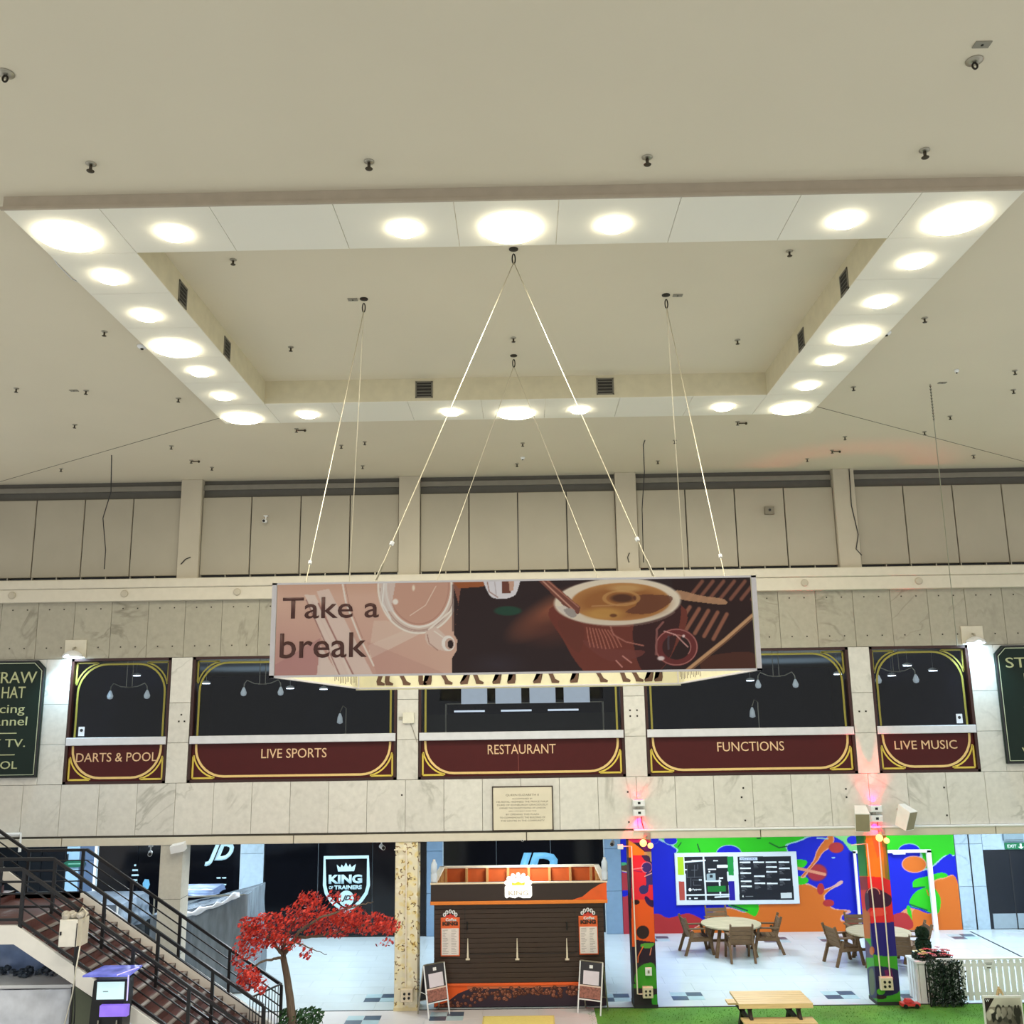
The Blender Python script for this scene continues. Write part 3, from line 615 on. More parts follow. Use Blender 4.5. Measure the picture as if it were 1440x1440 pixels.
# --- green pub signs
def sign(x0, x1, z0, z1, rows, label):
    t = top('pub_sign', label, 'sign', ((x0 + x1) / 2, YW - .09, z0)); 
    cut = .18
    def octo(e): a, b_, c_, d = x0 + e, x1 - e, z0 + e, z1 - e; return [(a, c_), (b_, c_), (b_, d - cut), (b_ - cut, d), (a + cut, d), (a, d - cut)]
    build(MB().prism(octo(0), YW - .08, YW - .02), 'board', M_green, t)
    build(MB().ribbon(octo(.02), .04, YW - .1, YW - .075, True), 'frame', M_dark, t)
    build(MB().ribbon(octo(.065), .018, YW - .088, YW - .078, True), 'gilded_line', mat('sign_line', (190, 200, 170), .4), t)
    for r in rows:
        if r[0] == '-': build(MB().box(r[1], r[2], YW - .088, YW - .079, r[3], r[3] + .02), 'rule', mat('sign_text', (182, 186, 140), .5), t)
        else: text(r[0], r[1], r[2], r[3], r[4], YW - .08, mat('sign_text', (182, 186, 140), .5), t)
sign(-13.0, -11.11, 5.0, 7.64, [('STRAW', -12.52, -11.28, 7.12, 7.38), ('HAT', -12.06, -11.52, 6.78, 7.04), ('Racing', -12.45, -11.50, 6.38, 6.64), ('Channel', -12.60, -11.42, 6.16, 6.36), ('-', -12.6, -11.64, 5.98), ('SKY TV.', -12.55, -11.42, 5.68, 5.86), ('-', -12.6, -11.64, 5.50), ('POOL', -12.35, -11.56, 5.2, 5.37)],
     'dark green sign with gold STRAW HAT and POOL lettering at the left edge')
sign(10.84, 13.0, 5.0, 7.64, [('STRAW', 11.06, 12.6, 7.13, 7.36), ('HAT', 11.44, 12.2, 6.76, 7.0), ('GU', 11.42, 11.86, 6.38, 6.57), ('SO', 11.36, 11.74, 6.1, 6.28), ('-', 11.5, 12.2, 5.73), ('V', 11.48, 11.68, 5.48, 5.65), ('WE', 11.2, 11.62, 5.18, 5.35)],
     'dark green sign with gold STRAW HAT lettering at the right edge')

# --- marble plaque
t = top('plaque', 'square marble plaque with small engraved lettering below the RESTAURANT window', 'plaque', (-.08, YW - .03, 3.71))
build(MB().bbox(-.74, .59, YW - .03, YW, 3.715, 4.64, .006), 'slab', mat('cream_marble', (222, 214, 192), .4, var=.05, scale=3), t)
build(MB().box(-.76, -.735, YW - .036, YW, 3.70, 4.66).box(.585, .61, YW - .036, YW, 3.70, 4.66).box(-.76, .61, YW - .036, YW, 4.635, 4.66).box(-.76, .61, YW - .036, YW, 3.70, 3.715), 'frame', mat('bronze_frame', (60, 46, 34), .5), t)
for k, (s_, wd, h) in enumerate((('QUEEN ELIZABETH II', .74, .05), ('ACCOMPANIED BY', .46, .032), ('HIS ROYAL HIGHNESS THE PRINCE PHILIP', 1.16, .036), ('DUKE OF EDINBURGH GRACIOUSLY', 1.14, .036), ('OPENED THE COUNTY PAVING OF LONDON', 1.04, .036), ('ON 11TH JULY AND THE', .62, .032), ('BY OPENING THIS PLAZA', .74, .034), ('TO COMMEMORATE THE BUILDING OF', 1.02, .036), ('THE CENTRE IN THE COMMUNITY', .98, .036))):
    z = 4.44 - k * .068; text(s_, -.08 - wd / 2, -.08 + wd / 2, z, z + h, YW - .03, mat('engraving', (120, 110, 90), .6), t, depth=.002)

# --- wall fixtures
def floodlight(x, label):
    t = top('floodlight', label, 'floodlight', (x, YW, 7.9)); ORG[t.name] = Vector()
    t.location = (x, YW - .005, 7.9)
    build(MB().bbox(-.25, .25, -.03, 0, -.22, .2), 'back_plate', mat('pale_plate', (214, 208, 190), .6), t)
    build(MB().lathe((0, -.14, -.14), [(.23, -.06), (.20, .0), (.12, .06), (.04, .09)], 20), 'hood', M_white, t, smooth=True)
    build(MB().tube([(0, -.02, .02), (0, -.12, .0), (0, -.14, -.08)], .025, 8), 'bracket', M_steel, t)
    build(MB().lathe((0, -.14, -.205), [(.05, -.03), (.15, -.02), (.20, .0)], 20), 'lens', mat('flood_lens', (255, 255, 255), .4, emit=((200, 232, 255), 30)), t, smooth=True)
floodlight(-10.46, 'white wall floodlight glowing cool beside the left green sign')
floodlight(10.40, 'white wall floodlight glowing cool beside the right green sign')
def redlight(x, z, label):
    t = top('wall_uplight', label, 'wall light', (x, YW, z)); ORG[t.name] = Vector()
    for s_, zz in ((1, .11), (-1, -.1)):
        build(MB().bbox(-.13, .13, -.22, -.02, zz - .07, zz + .07, .015), 'lamp_box', M_white, t)
        build(MB().box(-.03, .03, -.226, -.22, zz - .02, zz + .03), 'switch', M_black, t)
        build(MB().box(-.10, .10, -.20, -.05, zz + s_ * .071 - .003, zz + s_ * .071 + .003), 'lens', mat('red_lens', (255, 60, 70), .4, emit=((255, 40, 60), 10)), t)
    build(MB().box(-.04, .04, -.05, 0, -.14, .14), 'bracket', M_steel, t)
    build(MB().tube([(.06, -.04, -.17), (.06, -.03, -.3), (.1, -.03, -.45)], .01, 5), 'cable', M_black, t)
redlight(2.52, 4.16, 'white box light casting red up the pillar right of the RESTAURANT window')
redlight(7.77, 3.97, 'white box light casting red between the two speakers on the right pillar')
def speaker(x, z, yaw, label):
    t = top('speaker', label, 'loudspeaker', (x, YW - .28, z)); ORG[t.name] = Vector()
    build(MB().add([(-.16, -.15, -.26), (.16, -.15, -.26), (.12, .14, -.22), (-.12, .14, -.22), (-.16, -.19, .16), (.16, -.19, .16), (.12, .12, .24), (-.12, .12, .24)],
                   [(0, 3, 2, 1), (4, 5, 6, 7), (0, 1, 5, 4), (1, 2, 6, 5), (2, 3, 7, 6), (3, 0, 4, 7)]), 'cabinet', mat('cream_speaker', (242, 240, 234), .5), t)
    build(MB().add([(-.145, -.155, -.245), (.145, -.155, -.245), (.145, -.192, .145), (-.145, -.192, .145)], [(0, 1, 2, 3)]), 'grille', mat('speaker_grille', (150, 140, 112), .7), t)
    build(MB().tube([(0, .14, .1), (0, .2, .1)], .03, 8), 'bracket', M_steel, t)
    t.rotation_euler = (radians(14), 0, yaw)
speaker(7.40, 3.9, radians(-12), 'cream loudspeaker on the left of the red light on the right pillar')
speaker(8.36, 3.92, radians(38), 'cream loudspeaker on the right of the red light on the right pillar')
def camera(px, py, y, label, s=1.0):
    p = atY(px, py, y); t = top('security_camera', label, 'camera', (p[0], y, p[2])); ORG[t.name] = Vector()
    build(MB().tube([(0, -.06 * s, 0), (0, .12 * s, .02 * s)], .05 * s, 12), 'camera_body', M_white, t, smooth=True)
    build(MB().tube([(0, -.075 * s, 0), (0, -.055 * s, 0)], .038 * s, 12), 'lens', M_black, t)
    build(MB().tube([(0, .08 * s, .02), (0, .1 * s, .16 * s)], .016 * s, 6).box(-.05 * s, .05 * s, .05 * s, .15 * s, .15 * s, .17 * s), 'mount', M_white, t)
    t.rotation_euler.z = random.uniform(-.5, .5)
camera(372, 733, 22.4, 'small dark-lensed camera on the second beige panel right of the first post', .9)
camera(211, 1201, 23.0, 'white camera hanging under the beam left of the first pillar')
camera(538, 1192, 23.0, 'white camera hanging under the beam left of the popcorn pillar')
camera(861, 1187, 23.0, 'white camera hanging under the beam left of the first painted pillar')
camera(735, 1182, 22.5, 'tiny white camera under the beam above the kiosk', .5)
p = atY(1082, 718, 22.55)
t = build(MB().bbox(-.11, .11, -.08, 0, -.09, .09), 'sensor_box', mat('grey_sensor', (128, 122, 106), .5)); t.location = (p[0], YW + .1, p[2]); setp(t, label='small grey sensor box on a beige panel left of the fourth post', category='sensor')
build(MB().tube([(0, -.1, .01), (0, -.078, .01)], .03, 10), 'lens', M_dark, t)
t = build(MB().bbox(-.13, .13, -.06, 0, -.12, .12), 'junction_box', mat('junction_white', (225, 222, 205), .5)); t.location = (-2.66, YW, 6.2); setp(t, label='white junction box on the post between LIVE SPORTS and RESTAURANT windows', category='junction box')
build(MB().box(-.22, -.13, -.03, 0, -.03, .03), 'side_gland', M_steel, t); build(MB().tube([(.05, -.02, -.12), (.12, -.015, -.3), (.2, -.015, -.55)], .006, 5), 'cable', M_steel, t)
t = top('bulkhead_light', 'white wedge-shaped light at the top of the grey stone pillar', 'wall light', (-7.75, YW - .03, 3.5))
build(MB().obox((-7.76, YW - .13, 3.45), (.15, 0, .03), (0, .09, .02), (-.01, -.02, .08)), 'housing', M_white, t)
build(MB().box(-7.85, -7.67, YW - .04, YW, 3.44, 3.52), 'mount', M_steel, t)
# white goal-post like pipe bracket at the far left of the beam
t = top('white_pipe', 'white angled pipe on the beam at the left edge above the stairs', 'pipe', (-11.4, YW - .1, 3.6))
build(MB().tube([(-13.5, YW - .1, 3.78), (-11.33, YW - .1, 3.78), (-11.33, YW - .1, 3.40)], .035, 8), 'tube', M_white, t)
build(MB().box(-12.2, -12.14, YW - .1, YW - .03, 3.74, 3.82), 'clip', M_steel, t)
# wires on the upper wall
def wire(pts, label, r=.011, m=M_dark, name='cable'):
    t = build(MB().tube(pts, r, 6), name, m, smooth=True); return setp(t, label=label, category='cable')
p1 = atZ(157, 640, ZC); p2 = atY(157, 668, 22.3); p3 = atY(148, 800, 22.45)
wire([(p1[0], p1[1], ZC), (p1[0], p1[1] + .02, ZC - .15), (p1[0] - .15, 20.6, 11.2), (p2[0], 22.0, 10.9), (p3[0] + .02, 22.35, 10.2), (p3[0], 22.4, 9.75)], 'loose dark cable hanging from the ceiling over the left beige panels')
p1 = atZ(907, 619, ZC); wire([(p1[0], p1[1], ZC), (p1[0] - .04, p1[1], ZC - .1), (p1[0] + .05, 20.4, 11.4), (2.83, 22.0, 10.9), (2.86, 22.4, 9.7)], 'loose dark cable hanging from the ceiling beside the third post')
wire([(7.9, YW - .015, 11.9), (7.88, YW - .015, 11.0), (7.98, YW - .015, 10.3), (7.9, YW - .015, 9.95), (8.02, YW - .015, 9.8)], 'thin dark cable running down the fourth post')
wire([(-8.1, YW - .015, 9.85), (-8.0, YW - .015, 9.97), (-7.88, YW - .015, 10.02)], 'short black cable end curling on the first post', .012, M_black)
wire([(2.53, YW - .02, 9.72), (2.5, YW - .02, 9.84), (2.55, YW - .02, 9.95)], 'short cable end sticking out of the third post', .01)
p1 = atZ(1308, 540, ZC)
ch = MB(); q = Vector((p1[0], p1[1], ZC)); e2 = Vector(atY(1346, 908, 22.1)); 
ch.tube([q, q + (e2 - q) * .5 + Vector((0, 0, -.05)), e2], .008, 6)
t = top('suspension_chain', 'short dark chain and thin wire running down to the right floodlight', 'chain', tuple(q))
build(ch, 'wire', M_steel, t)
d = (e2 - q).normalized(); lk = MB()
for k in range(12): c_ = q + d * (.05 + k * .07); lk.tube([c_ + Vector((.012, 0, 0)), c_ + Vector((0, 0, .03)), c_ + Vector((-.012, 0, 0)), c_ + Vector((0, 0, -.03)), c_ + Vector((.012, 0, 0))], .006, 5)
build(lk, 'link', M_screw, t)

# ================================================================== SHOP WINDOWS OF THE PASSAGE
M_shop = mat('black_shop_glass', (10, 11, 16), .12, spec=.35)
M_logo = mat('pale_blue_logo', (184, 214, 224), .5); M_logo2 = mat('sky_blue_logo', (110, 176, 214), .5)
def shopwin(n, x0, x1, panes, frame=M_steel):
    t = bpy.data.objects.new('window_%d' % n, None); col.objects.link(t); ORG[t.name] = Vector(); t['kind'] = 'structure'
    wd = (x1 - x0) / panes
    for k in range(panes): build(MB().box(x0 + k * wd + .012, x0 + (k + 1) * wd - .012, YB, YB + .05, .05, 3.5), 'shop_pane', M_shop, t)
    build(MB().box(x0, x1, YB + .005, YB + .055, 0, .05).box(x0, x0 + .03, YB - .01, YB + .05, 0, 3.5).box(x1 - .03, x1, YB - .01, YB + .05, 0, 3.5), 'frame', frame, t)
    return t
M_frame_w = mat('pale_shop_frame', (190, 204, 214), .4)
wA = shopwin(6, -15.7, -13.55, 3, M_black); wB = shopwin(7, -12.62, -10.2, 2, M_frame_w); wC = shopwin(8, -9.93, -8.38, 1, M_frame_w); wD = shopwin(9, -7.71, -2.93, 3, M_black); wE = shopwin(10, -2.47, 2.27, 3, M_frame_w)
# glass side panel with green sign at the far left
M_pb = mat('pale_blue_panel', (160, 196, 222), .3)
for k in range(3): build(MB().bbox(-13.53, -13.15, YB - .02, YB + .05, k * 1.1 + .01, (k + 1) * 1.1), 'cladding_panel', M_pb, wp)
for k in range(3): build(MB().bbox(-13.14, -12.7, YB - .02, YB + .05, k * 1.1 + .01, (k + 1) * 1.1), 'cladding_panel', mat('slate_blue_panel', (84, 104, 134), .4), wp)
build(MB().box(-12.7, -12.62, YB - .05, YB + .02, 0, 3.4), 'white_jamb', M_white, wp)
t = top('hanging_sign', 'small dark green oval sign on the pale blue panel behind the stair railing', 'sign', (-13.25, YB - .1, 2.1))
build(MB().prism([(-13.25 + .32 * cos(a), 2.13 + .1 * sin(a)) for a in np.linspace(0, 2 * pi, 20, endpoint=False)], YB - .1, YB - .06), 'board', mat('sign_green', (20, 92, 70), .4), t)
build(MB().box(-13.43, -13.07, YB - .106, YB - .1, 2.115, 2.145), 'pale_strip', mat('sign_pale', (120, 180, 160), .5), t)
build(MB().box(-13.5, -13.47, YB - .08, YB - .02, 2.05, 2.4), 'bracket', M_black, t)
# lettering on the windows
def px2(x, y, Y=YB - .005): p = atY(x, y, Y); return (p[0], p[2])
for k, (py, wd) in enumerate(((1218, 3), (1225, 8), (1232, 10), (1239, 6), (1243, 7))):
    a = px2(190 - wd / 2, py); b_ = px2(190 + wd / 2, py - 2.6); build(MB().box(a[0], b_[0], YB - .006, YB, a[1], b_[1]), 'window_decal', M_logo, wB)
a = px2(205.5, 1250); build(MB().prism([(a[0] - .1, a[1]), (a[0] + .06, a[1]), (a[0] + .1, a[1] + .12), (a[0] + .06, a[1] + .26), (a[0] - .06, a[1] + .27), (a[0] - .11, a[1] + .16)], YB - .006, YB), 'window_decal', M_logo2, wB)
a = px2(287.5, 1218); b_ = px2(329.5, 1184); text('JD', a[0], b_[0], a[1], b_[1], YB, M_logo, wC, .045, 'logo_lettering', shear=.42)
for py in (1234, 1243.5): a = px2(304.5, py + 1.5); b_ = px2(318, py); build(MB().box(a[0], (a[0] + b_[0]) / 2 - .02, YB - .005, YB, a[1], a[1] + .035).box((a[0] + b_[0]) / 2 + .02, b_[0], YB - .005, YB, a[1], a[1] + .035), 'window_decal', M_logo, wC)
a = px2(715, 1224); b_ = px2(784, 1198.5); text('JD', a[0], b_[0], a[1] - .45, b_[1], YB, M_logo2, wE, .05, 'logo_lettering', shear=.3)
sh = [px2(*q) for q in ((456.5, 1206), (517.5, 1205), (518, 1245), (515, 1256), (508, 1266), (498, 1276), (487.5, 1283), (477, 1276), (466, 1267), (459, 1256), (456.5, 1245))]
build(MB().ribbon(sh, .1, YB - .012, YB, True), 'shield_outline', M_logo, wD)
cr = [px2(*q) for q in ((475.5, 1225.5), (498, 1225), (500.5, 1215), (494.5, 1219.5), (492, 1215), (489.5, 1219.5), (486.5, 1213), (483.5, 1219.5), (480.5, 1216), (478.5, 1220), (473.5, 1216))]
build(MB().prism(cr, YB - .012, YB), 'crown_emblem', M_logo, wD)
a = px2(462, 1243); b_ = px2(509.5, 1229.5); text('KING', a[0], b_[0], a[1], b_[1], YB, M_logo, wD, .05, 'logo_lettering')
a = px2(470, 1251); b_ = px2(509, 1244.5); text('TRAINERS', a[0], b_[0], a[1], b_[1], YB, M_logo, wD, .05, 'logo_lettering')
a = px2(462.5, 1250.5); b_ = px2(468.5, 1246); text('OF', a[0], b_[0], a[1], b_[1], YB, M_logo, wD, .02, 'logo_lettering')
c_ = px2(487, 1263.5); build(MB().prism([(c_[0] + .22 * cos(q), c_[1] + .22 * sin(q)) for q in np.linspace(0, 2 * pi, 24, endpoint=False)], YB - .012, YB), 'round_emblem', M_logo, wD)
text('JD', c_[0] - .13, c_[0] + .13, c_[1] - .09, c_[1] + .09, YB - .012, M_black, wD, .04, 'logo_lettering', .006, shear=.35)

# ================================================================== MURAL
mural = top('mural', 'large painted splash mural in blue, green, orange and red along the passage wall', 'mural', (7.6, YB - .03, 0))
build(MB().box(2.75, 12.45, YB - .03, YB + .055, 0, 3.4), 'board', mat('mural_edge', (60, 60, 120), .6), mural)
cv = Canvas(2.75, 12.45, 0, 3.4, YB - .034, 560, 200)
BL, GR, OR, RD, LT = (16, 30, 186), (44, 184, 28), (204, 104, 34), (170, 46, 48), (150, 190, 190)
cv.fill(BL)
def S(ox, oy, s, P): return [(ox + x / s, oy + y / s) for x, y in P]
A_ = lambda P: S(940, 1160, 5.14, P); B_ = lambda P: S(1160, 1160, 5.14, P); D_ = lambda P: S(860, 1160, 10.29, P)
cv.blob(A_([(-60, 60), (1000, 60), (1000, 95), (930, 125), (860, 150), (855, 215), (700, 235), (100, 230), (60, 180), (20, 150)]), LT)
cv.blob(A_([(-40, 50), (990, 50), (985, 90), (920, 118), (845, 145), (850, 205), (700, 225), (110, 222), (70, 180), (30, 140)]), GR)
cv.ell(943, 1182, 9.5, 6.5, LT, rot=.1); cv.ell(943, 1181.5, 9, 6, BL, rot=.1); cv.ell(921, 1181, 5.5, 6, (60, 80, 190)); cv.ell(921, 1180.5, 5, 5.5, BL)
cv.ell(1025, 1200, 18, 12, LT); cv.ell(1025, 1201, 17.3, 12, BL)
cv.line(A_([(70, 160), (92, 128)]), 1.2, (10, 50, 40)); cv.line(A_([(210, 140), (228, 195)]), 1.4, (10, 50, 40)); cv.line(A_([(730, 130), (800, 165), (855, 155)]), 1.8, (12, 80, 30)); cv.ell(1067, 1179, 3, 1, (12, 60, 30))
cv.blob(A_([(-320, 690), (-100, 640), (0, 672), (130, 640), (200, 660), (260, 690), (330, 700), (330, 800), (-320, 800)]), RD)
cv.blob(A_([(330, 625), (440, 596), (560, 630), (640, 585), (800, 480), (930, 432), (1010, 425), (1100, 465), (1180, 445), (1245, 402), (1255, 425), (1160, 480), (1130, 530), (1190, 600), (1300, 615), (1315, 635), (1260, 655), (1262, 690), (1350, 700), (1360, 800), (240, 800), (250, 700)]), (206, 160, 150))
cv.blob(A_([(335, 632), (440, 604), (560, 636), (640, 592), (800, 487), (930, 440), (1010, 433), (1100, 473), (1180, 453), (1240, 412), (1150, 482), (1122, 530), (1185, 606), (1290, 622), (1250, 655), (1250, 697), (1345, 706), (1350, 800), (250, 800), (255, 706)]), OR)
cv.blob(A_([(430, 575), (640, 570), (630, 660), (560, 630)]), GR); cv.line(A_([(455, 580), (570, 620)]), 2, (10, 60, 70))
cv.ell(1154, 1246 + 4, 5, 8, RD); cv.ell(1165, 1270, 8, 5, RD); cv.blob(A_([(1280, 690), (1360, 660), (1400, 740), (1300, 730)]), RD)
cv.ell(1149, 1227, 14, 12, RD, .95, soft=.25)
cv.blob(A_([(910, 255), (990, 255), (1000, 285), (960, 310), (905, 300)]), GR); cv.ell(1126, 1238, 11, 6, GR)
cv.blob(A_([(1150, 85), (1195, 85), (1185, 150), (1120, 200), (1080, 260), (1020, 330), (985, 380), (955, 378), (1000, 320), (1050, 250), (1075, 180)]), (214, 150, 130)); cv.blob(A_([(1155, 85), (1190, 85), (1178, 145), (1112, 200), (1073, 258), (1015, 328), (980, 370), (962, 372), (1008, 318), (1058, 250), (1083, 180)]), OR)
cv.line(A_([(930, 312), (1130, 358)]), 4.2, (214, 140, 110)); cv.ell(1176, 1192, 10.5, 7.5, RD, soft=.15)
cv.line(A_([(1075, 95), (1150, 100)]), 2, LT); cv.ell(1172, 1206, 2.5, 1, LT)
cv.blob(B_([(60, 70), (250, 70), (245, 190), (190, 190), (130, 120)]), (130, 200, 120)); cv.ell(1160 + 200 / 5.14, 1160 + 110 / 5.14, 8, 6, BL)
# right of the second painted pillar
cv.blob(B_([(430, 60), (935, 60), (940, 215), (870, 228), (810, 280), (760, 320), (600, 330), (560, 190), (520, 190), (430, 190)]), LT)
cv.blob(B_([(430, 50), (945, 50), (945, 205), (868, 220), (805, 270), (755, 312), (690, 300), (690, 200), (440, 185)]), GR)
cv.ell(1160 + 610 / 5.14, 1160 + 190 / 5.14, 16, 11, LT); cv.ell(1160 + 610 / 5.14, 1160 + 195 / 5.14, 15.5, 11, BL)
cv.poly(B_([(455, 200), (685, 200), (690, 330), (760, 350), (640, 400), (600, 560), (610, 620), (500, 640), (450, 400)]), BL)
cv.ell(1160 + 645 / 5.14, 1160 + 285 / 5.14, 17.5, 12, (214, 150, 150), rot=.05); cv.ell(1160 + 645 / 5.14, 1160 + 285 / 5.14, 16.3, 11, OR, rot=.05)
cv.blob(B_([(920, 220), (860, 235), (800, 290), (740, 330), (760, 380), (850, 375), (950, 395)]), BL)
cv.blob(B_([(645, 400), (740, 370), (850, 345), (890, 380), (800, 420), (770, 460), (700, 445), (640, 452)]), GR)
cv.blob(B_([(780, 420), (860, 382), (950, 395), (985, 780), (480, 780), (500, 700), (600, 600), (760, 640), (820, 560)]), (214, 140, 100)); cv.blob(B_([(785, 428), (860, 390), (955, 400), (990, 790), (560, 790), (620, 690), (650, 610), (770, 645), (825, 560)]), OR)
cv.blob(B_([(610, 560), (640, 500), (700, 460), (780, 450), (835, 530), (825, 630), (780, 640), (700, 610), (630, 590)]), GR); cv.line(B_([(615, 575), (740, 618)]), 1.8, (10, 70, 60)); cv.line(B_([(640, 455), (720, 448)]), 1.6, (10, 70, 60))
cv.blob(B_([(590, 600), (615, 590), (632, 680), (618, 695)]), GR); cv.line(B_([(735, 470), (750, 510)]), 1.6, OR)
cv.blob(B_([(490, 655), (590, 640), (640, 720), (600, 760), (480, 765)]), RD)
# left of the first painted pillar
cv.rect(865, 1150, 886, 1214, BL); cv.poly(D_([(100, 535), (240, 550), (240, 580), (110, 600)]), (70, 160, 110)); cv.poly(D_([(110, 600), (240, 570), (240, 680), (110, 660)]), (90, 60, 50)); cv.line(D_([(110, 655), (240, 685)]), 1.5, (200, 170, 130))
cv.poly(D_([(110, 690), (250, 690), (280, 1700), (110, 1700)]), (168, 50, 62)); cv.blob(D_([(140, 960), (240, 945), (250, 1010), (150, 1040)]), BL)
cv.build('mural_paint', mural)
# goal frame leaning on the mural
t = top('goal_frame', 'white tubular goal frame standing against the mural behind the right pillar', 'goal frame', (10.6, YB - .2, 0))
build(MB().box(9.46, 9.53, YB - .2, YB - .13, 0, 2.2), 'post', M_white, t); build(MB().box(11.58, 11.70, YB - .2, YB - .1, 0, 2.2), 'post', M_white, t); build(MB().box(9.46, 11.7, YB - .2, YB - .13, 2.14, 2.22), 'crossbar', M_white, t)
build(MB().box(10.6, 10.95, YB - .21, YB - .12, 2.10, 2.14), 'clip', M_white, t)
# map board
x0, x1, z0, z1 = 4.30, 7.84, .77, 2.2
t = top('map_board', 'white framed wall map and shop directory board on the mural', 'map board', ((x0 + x1) / 2, YB - .1, z0))
build(MB().bbox(x0, x1, YB - .1, YB - .04, z0, z1, .012), 'board', mat('pale_board', (214, 224, 232), .5), t)
cv = Canvas(x0 + .02, x1 - .02, z0 + .02, z1 - .02, YB - .102, 520, 210); cv.fill((216, 224, 232)); E_ = lambda P: S(930, 1180, 6.857, P)
def er(a, b_, c_, d, colr): p = E_([(a, b_), (c_, d)]); cv.rect(p[0][0], p[0][1], p[1][0], p[1][1], colr)
DK = (30, 32, 40)
cv.poly(E_([(222, 172), (640, 165), (652, 590), (238, 590)]), DK); cv.poly(E_([(735, 168), (1248, 165), (1282, 585), (755, 590)]), DK)
cv.poly(E_([(155, 172), (212, 172), (220, 345), (160, 345)]), (170, 206, 40)); cv.poly(E_([(168, 408), (222, 408), (230, 590), (176, 590)]), (176, 76, 66)); cv.poly(E_([(636, 168), (694, 168), (700, 350), (642, 350)]), (28, 140, 64)); cv.poly(E_([(648, 405), (704, 405), (714, 590), (655, 590)]), (36, 28, 150))
for q in ([(405, 165), (432, 595)], [(222, 222), (420, 205)], [(420, 405), (570, 405)], [(560, 395), (570, 540)], [(240, 540), (650, 535)], [(640, 320), (645, 400)], [(520, 560), (650, 552)], [(228, 340), (236, 600)]): cv.line(E_(q), 2.4, (216, 224, 232))
cv.poly(E_([(437, 335), (520, 330), (524, 400), (440, 400)]), (150, 170, 180)); cv.poly(E_([(466, 345), (495, 345), (496, 372), (467, 374)]), DK); cv.poly(E_([(445, 455), (620, 450), (624, 505), (447, 510)]), (30, 120, 52))
for (a, b_, c_, d) in ((538, 248, 640, 278), (450, 286, 528, 298), (556, 368, 596, 382), (500, 203, 545, 214), (292, 202, 380, 214), (318, 565, 352, 577), (266, 566, 286, 580), (362, 385, 390, 402), (228, 290, 252, 300), (455, 308, 470, 322)): er(a, b_, c_, d, (226, 232, 238))
for q in ([(248, 250), (248, 370)], [(320, 250), (320, 370)], [(248, 368), (395, 365)], [(350, 245), (352, 290)], [(285, 380), (285, 455)], [(300, 395), (390, 395)], [(310, 410), (310, 445), (380, 445)], [(290, 300), (345, 298)]): cv.line(E_(q), .8, (96, 100, 108))
for x, ys in ((755, (217, 274, 320, 399, 448)), (886, (216, 350, 418)), (1006, (215, 262, 308, 420)), (1130, (215, 274, 383))):
    for y_ in ys:
        o_ = (y_ - 215) * .06; er(x + o_, y_, x + o_ + 104, y_ + 15, (226, 232, 238)); k = y_ + 26
        while k < y_ + 60 and k < 560: er(x + o_ + 4, k, x + o_ + 30 + (k * 7) % 34, k + 3.2, (110, 114, 122)); k += 11
er(753, 176, 926, 204, (200, 214, 236)); cv.poly(E_([(1150, 518), (1256, 516), (1260, 570), (1153, 570)]), (206, 212, 214)); cv.poly(E_([(778, 560), (796, 560), (788, 538)]), (230, 230, 230)); er(812, 548, 886, 555, (120, 124, 130))
cv.build('printed_map', t)
p = E_([(296, 500), (386, 474)]); a = atY(*p[0], YB - .102); b_ = atY(*p[1], YB - .102); text('Appeas', a[0], b_[0], a[2], b_[2], YB - .102, M_white, t, .02, depth=.004)
c_ = atY(*E_([(277, 488)])[0], YB - .103); build(MB().prism([(c_[0] + .045 * cos(q), c_[2] + .045 * sin(q)) for q in np.linspace(0, 2 * pi, 14, endpoint=False)], YB - .106, YB - .102), 'round_mark', M_white, t)
a = atY(*E_([(768, 198)])[0], YB - .102); b_ = atY(*E_([(908, 182)])[0], YB - .102); text('MALL GUIDE', a[0], b_[0], a[2], b_[2], YB - .102, mat('map_text', (60, 80, 140), .5), t, depth=.003)

# ================================================================== GROUND FLOOR PILLARS
def pillar(i, label, m, z1=3.489):
    x = CX[i]; t = top('pillar', label, 'pillar', (x, 22.75, 0)); build(MB().box(x - .25, x + .25, 22.5, 23.0, 0, z1), 'shaft', m, t)
    build(MB().box(x - .262, x + .262, 22.488, 23.012, 0, .07), 'foot', m, t); return t
pillar(0, 'plain grey stone pillar beyond the left edge of the stairs', M_marb)
t = pillar(1, 'plain grey stone pillar behind the staircase railing', mat('grey_stone', (198, 194, 182), .6, var=.07, scale=14))
for z in (1.17, 2.34): build(MB().box(CX[1] - .253, CX[1] + .253, 22.497, 23.003, z, z + .008), 'slab_joint', M_joint, t)
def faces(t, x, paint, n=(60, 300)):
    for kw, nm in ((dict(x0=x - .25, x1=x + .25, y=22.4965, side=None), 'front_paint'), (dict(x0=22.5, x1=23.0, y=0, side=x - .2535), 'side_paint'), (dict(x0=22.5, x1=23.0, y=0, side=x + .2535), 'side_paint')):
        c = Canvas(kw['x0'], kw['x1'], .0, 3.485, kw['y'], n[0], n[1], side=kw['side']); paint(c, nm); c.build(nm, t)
tp = pillar(2, 'pillar covered in a cream popcorn print', mat('popcorn_cream', (226, 212, 168), .7))
pr = np.random.default_rng(3); pops = [(pr.uniform(548, 592), pr.uniform(1150, 1425), pr.uniform(2, 4.5), pr.uniform(0, 6.28)) for _ in range(330)]
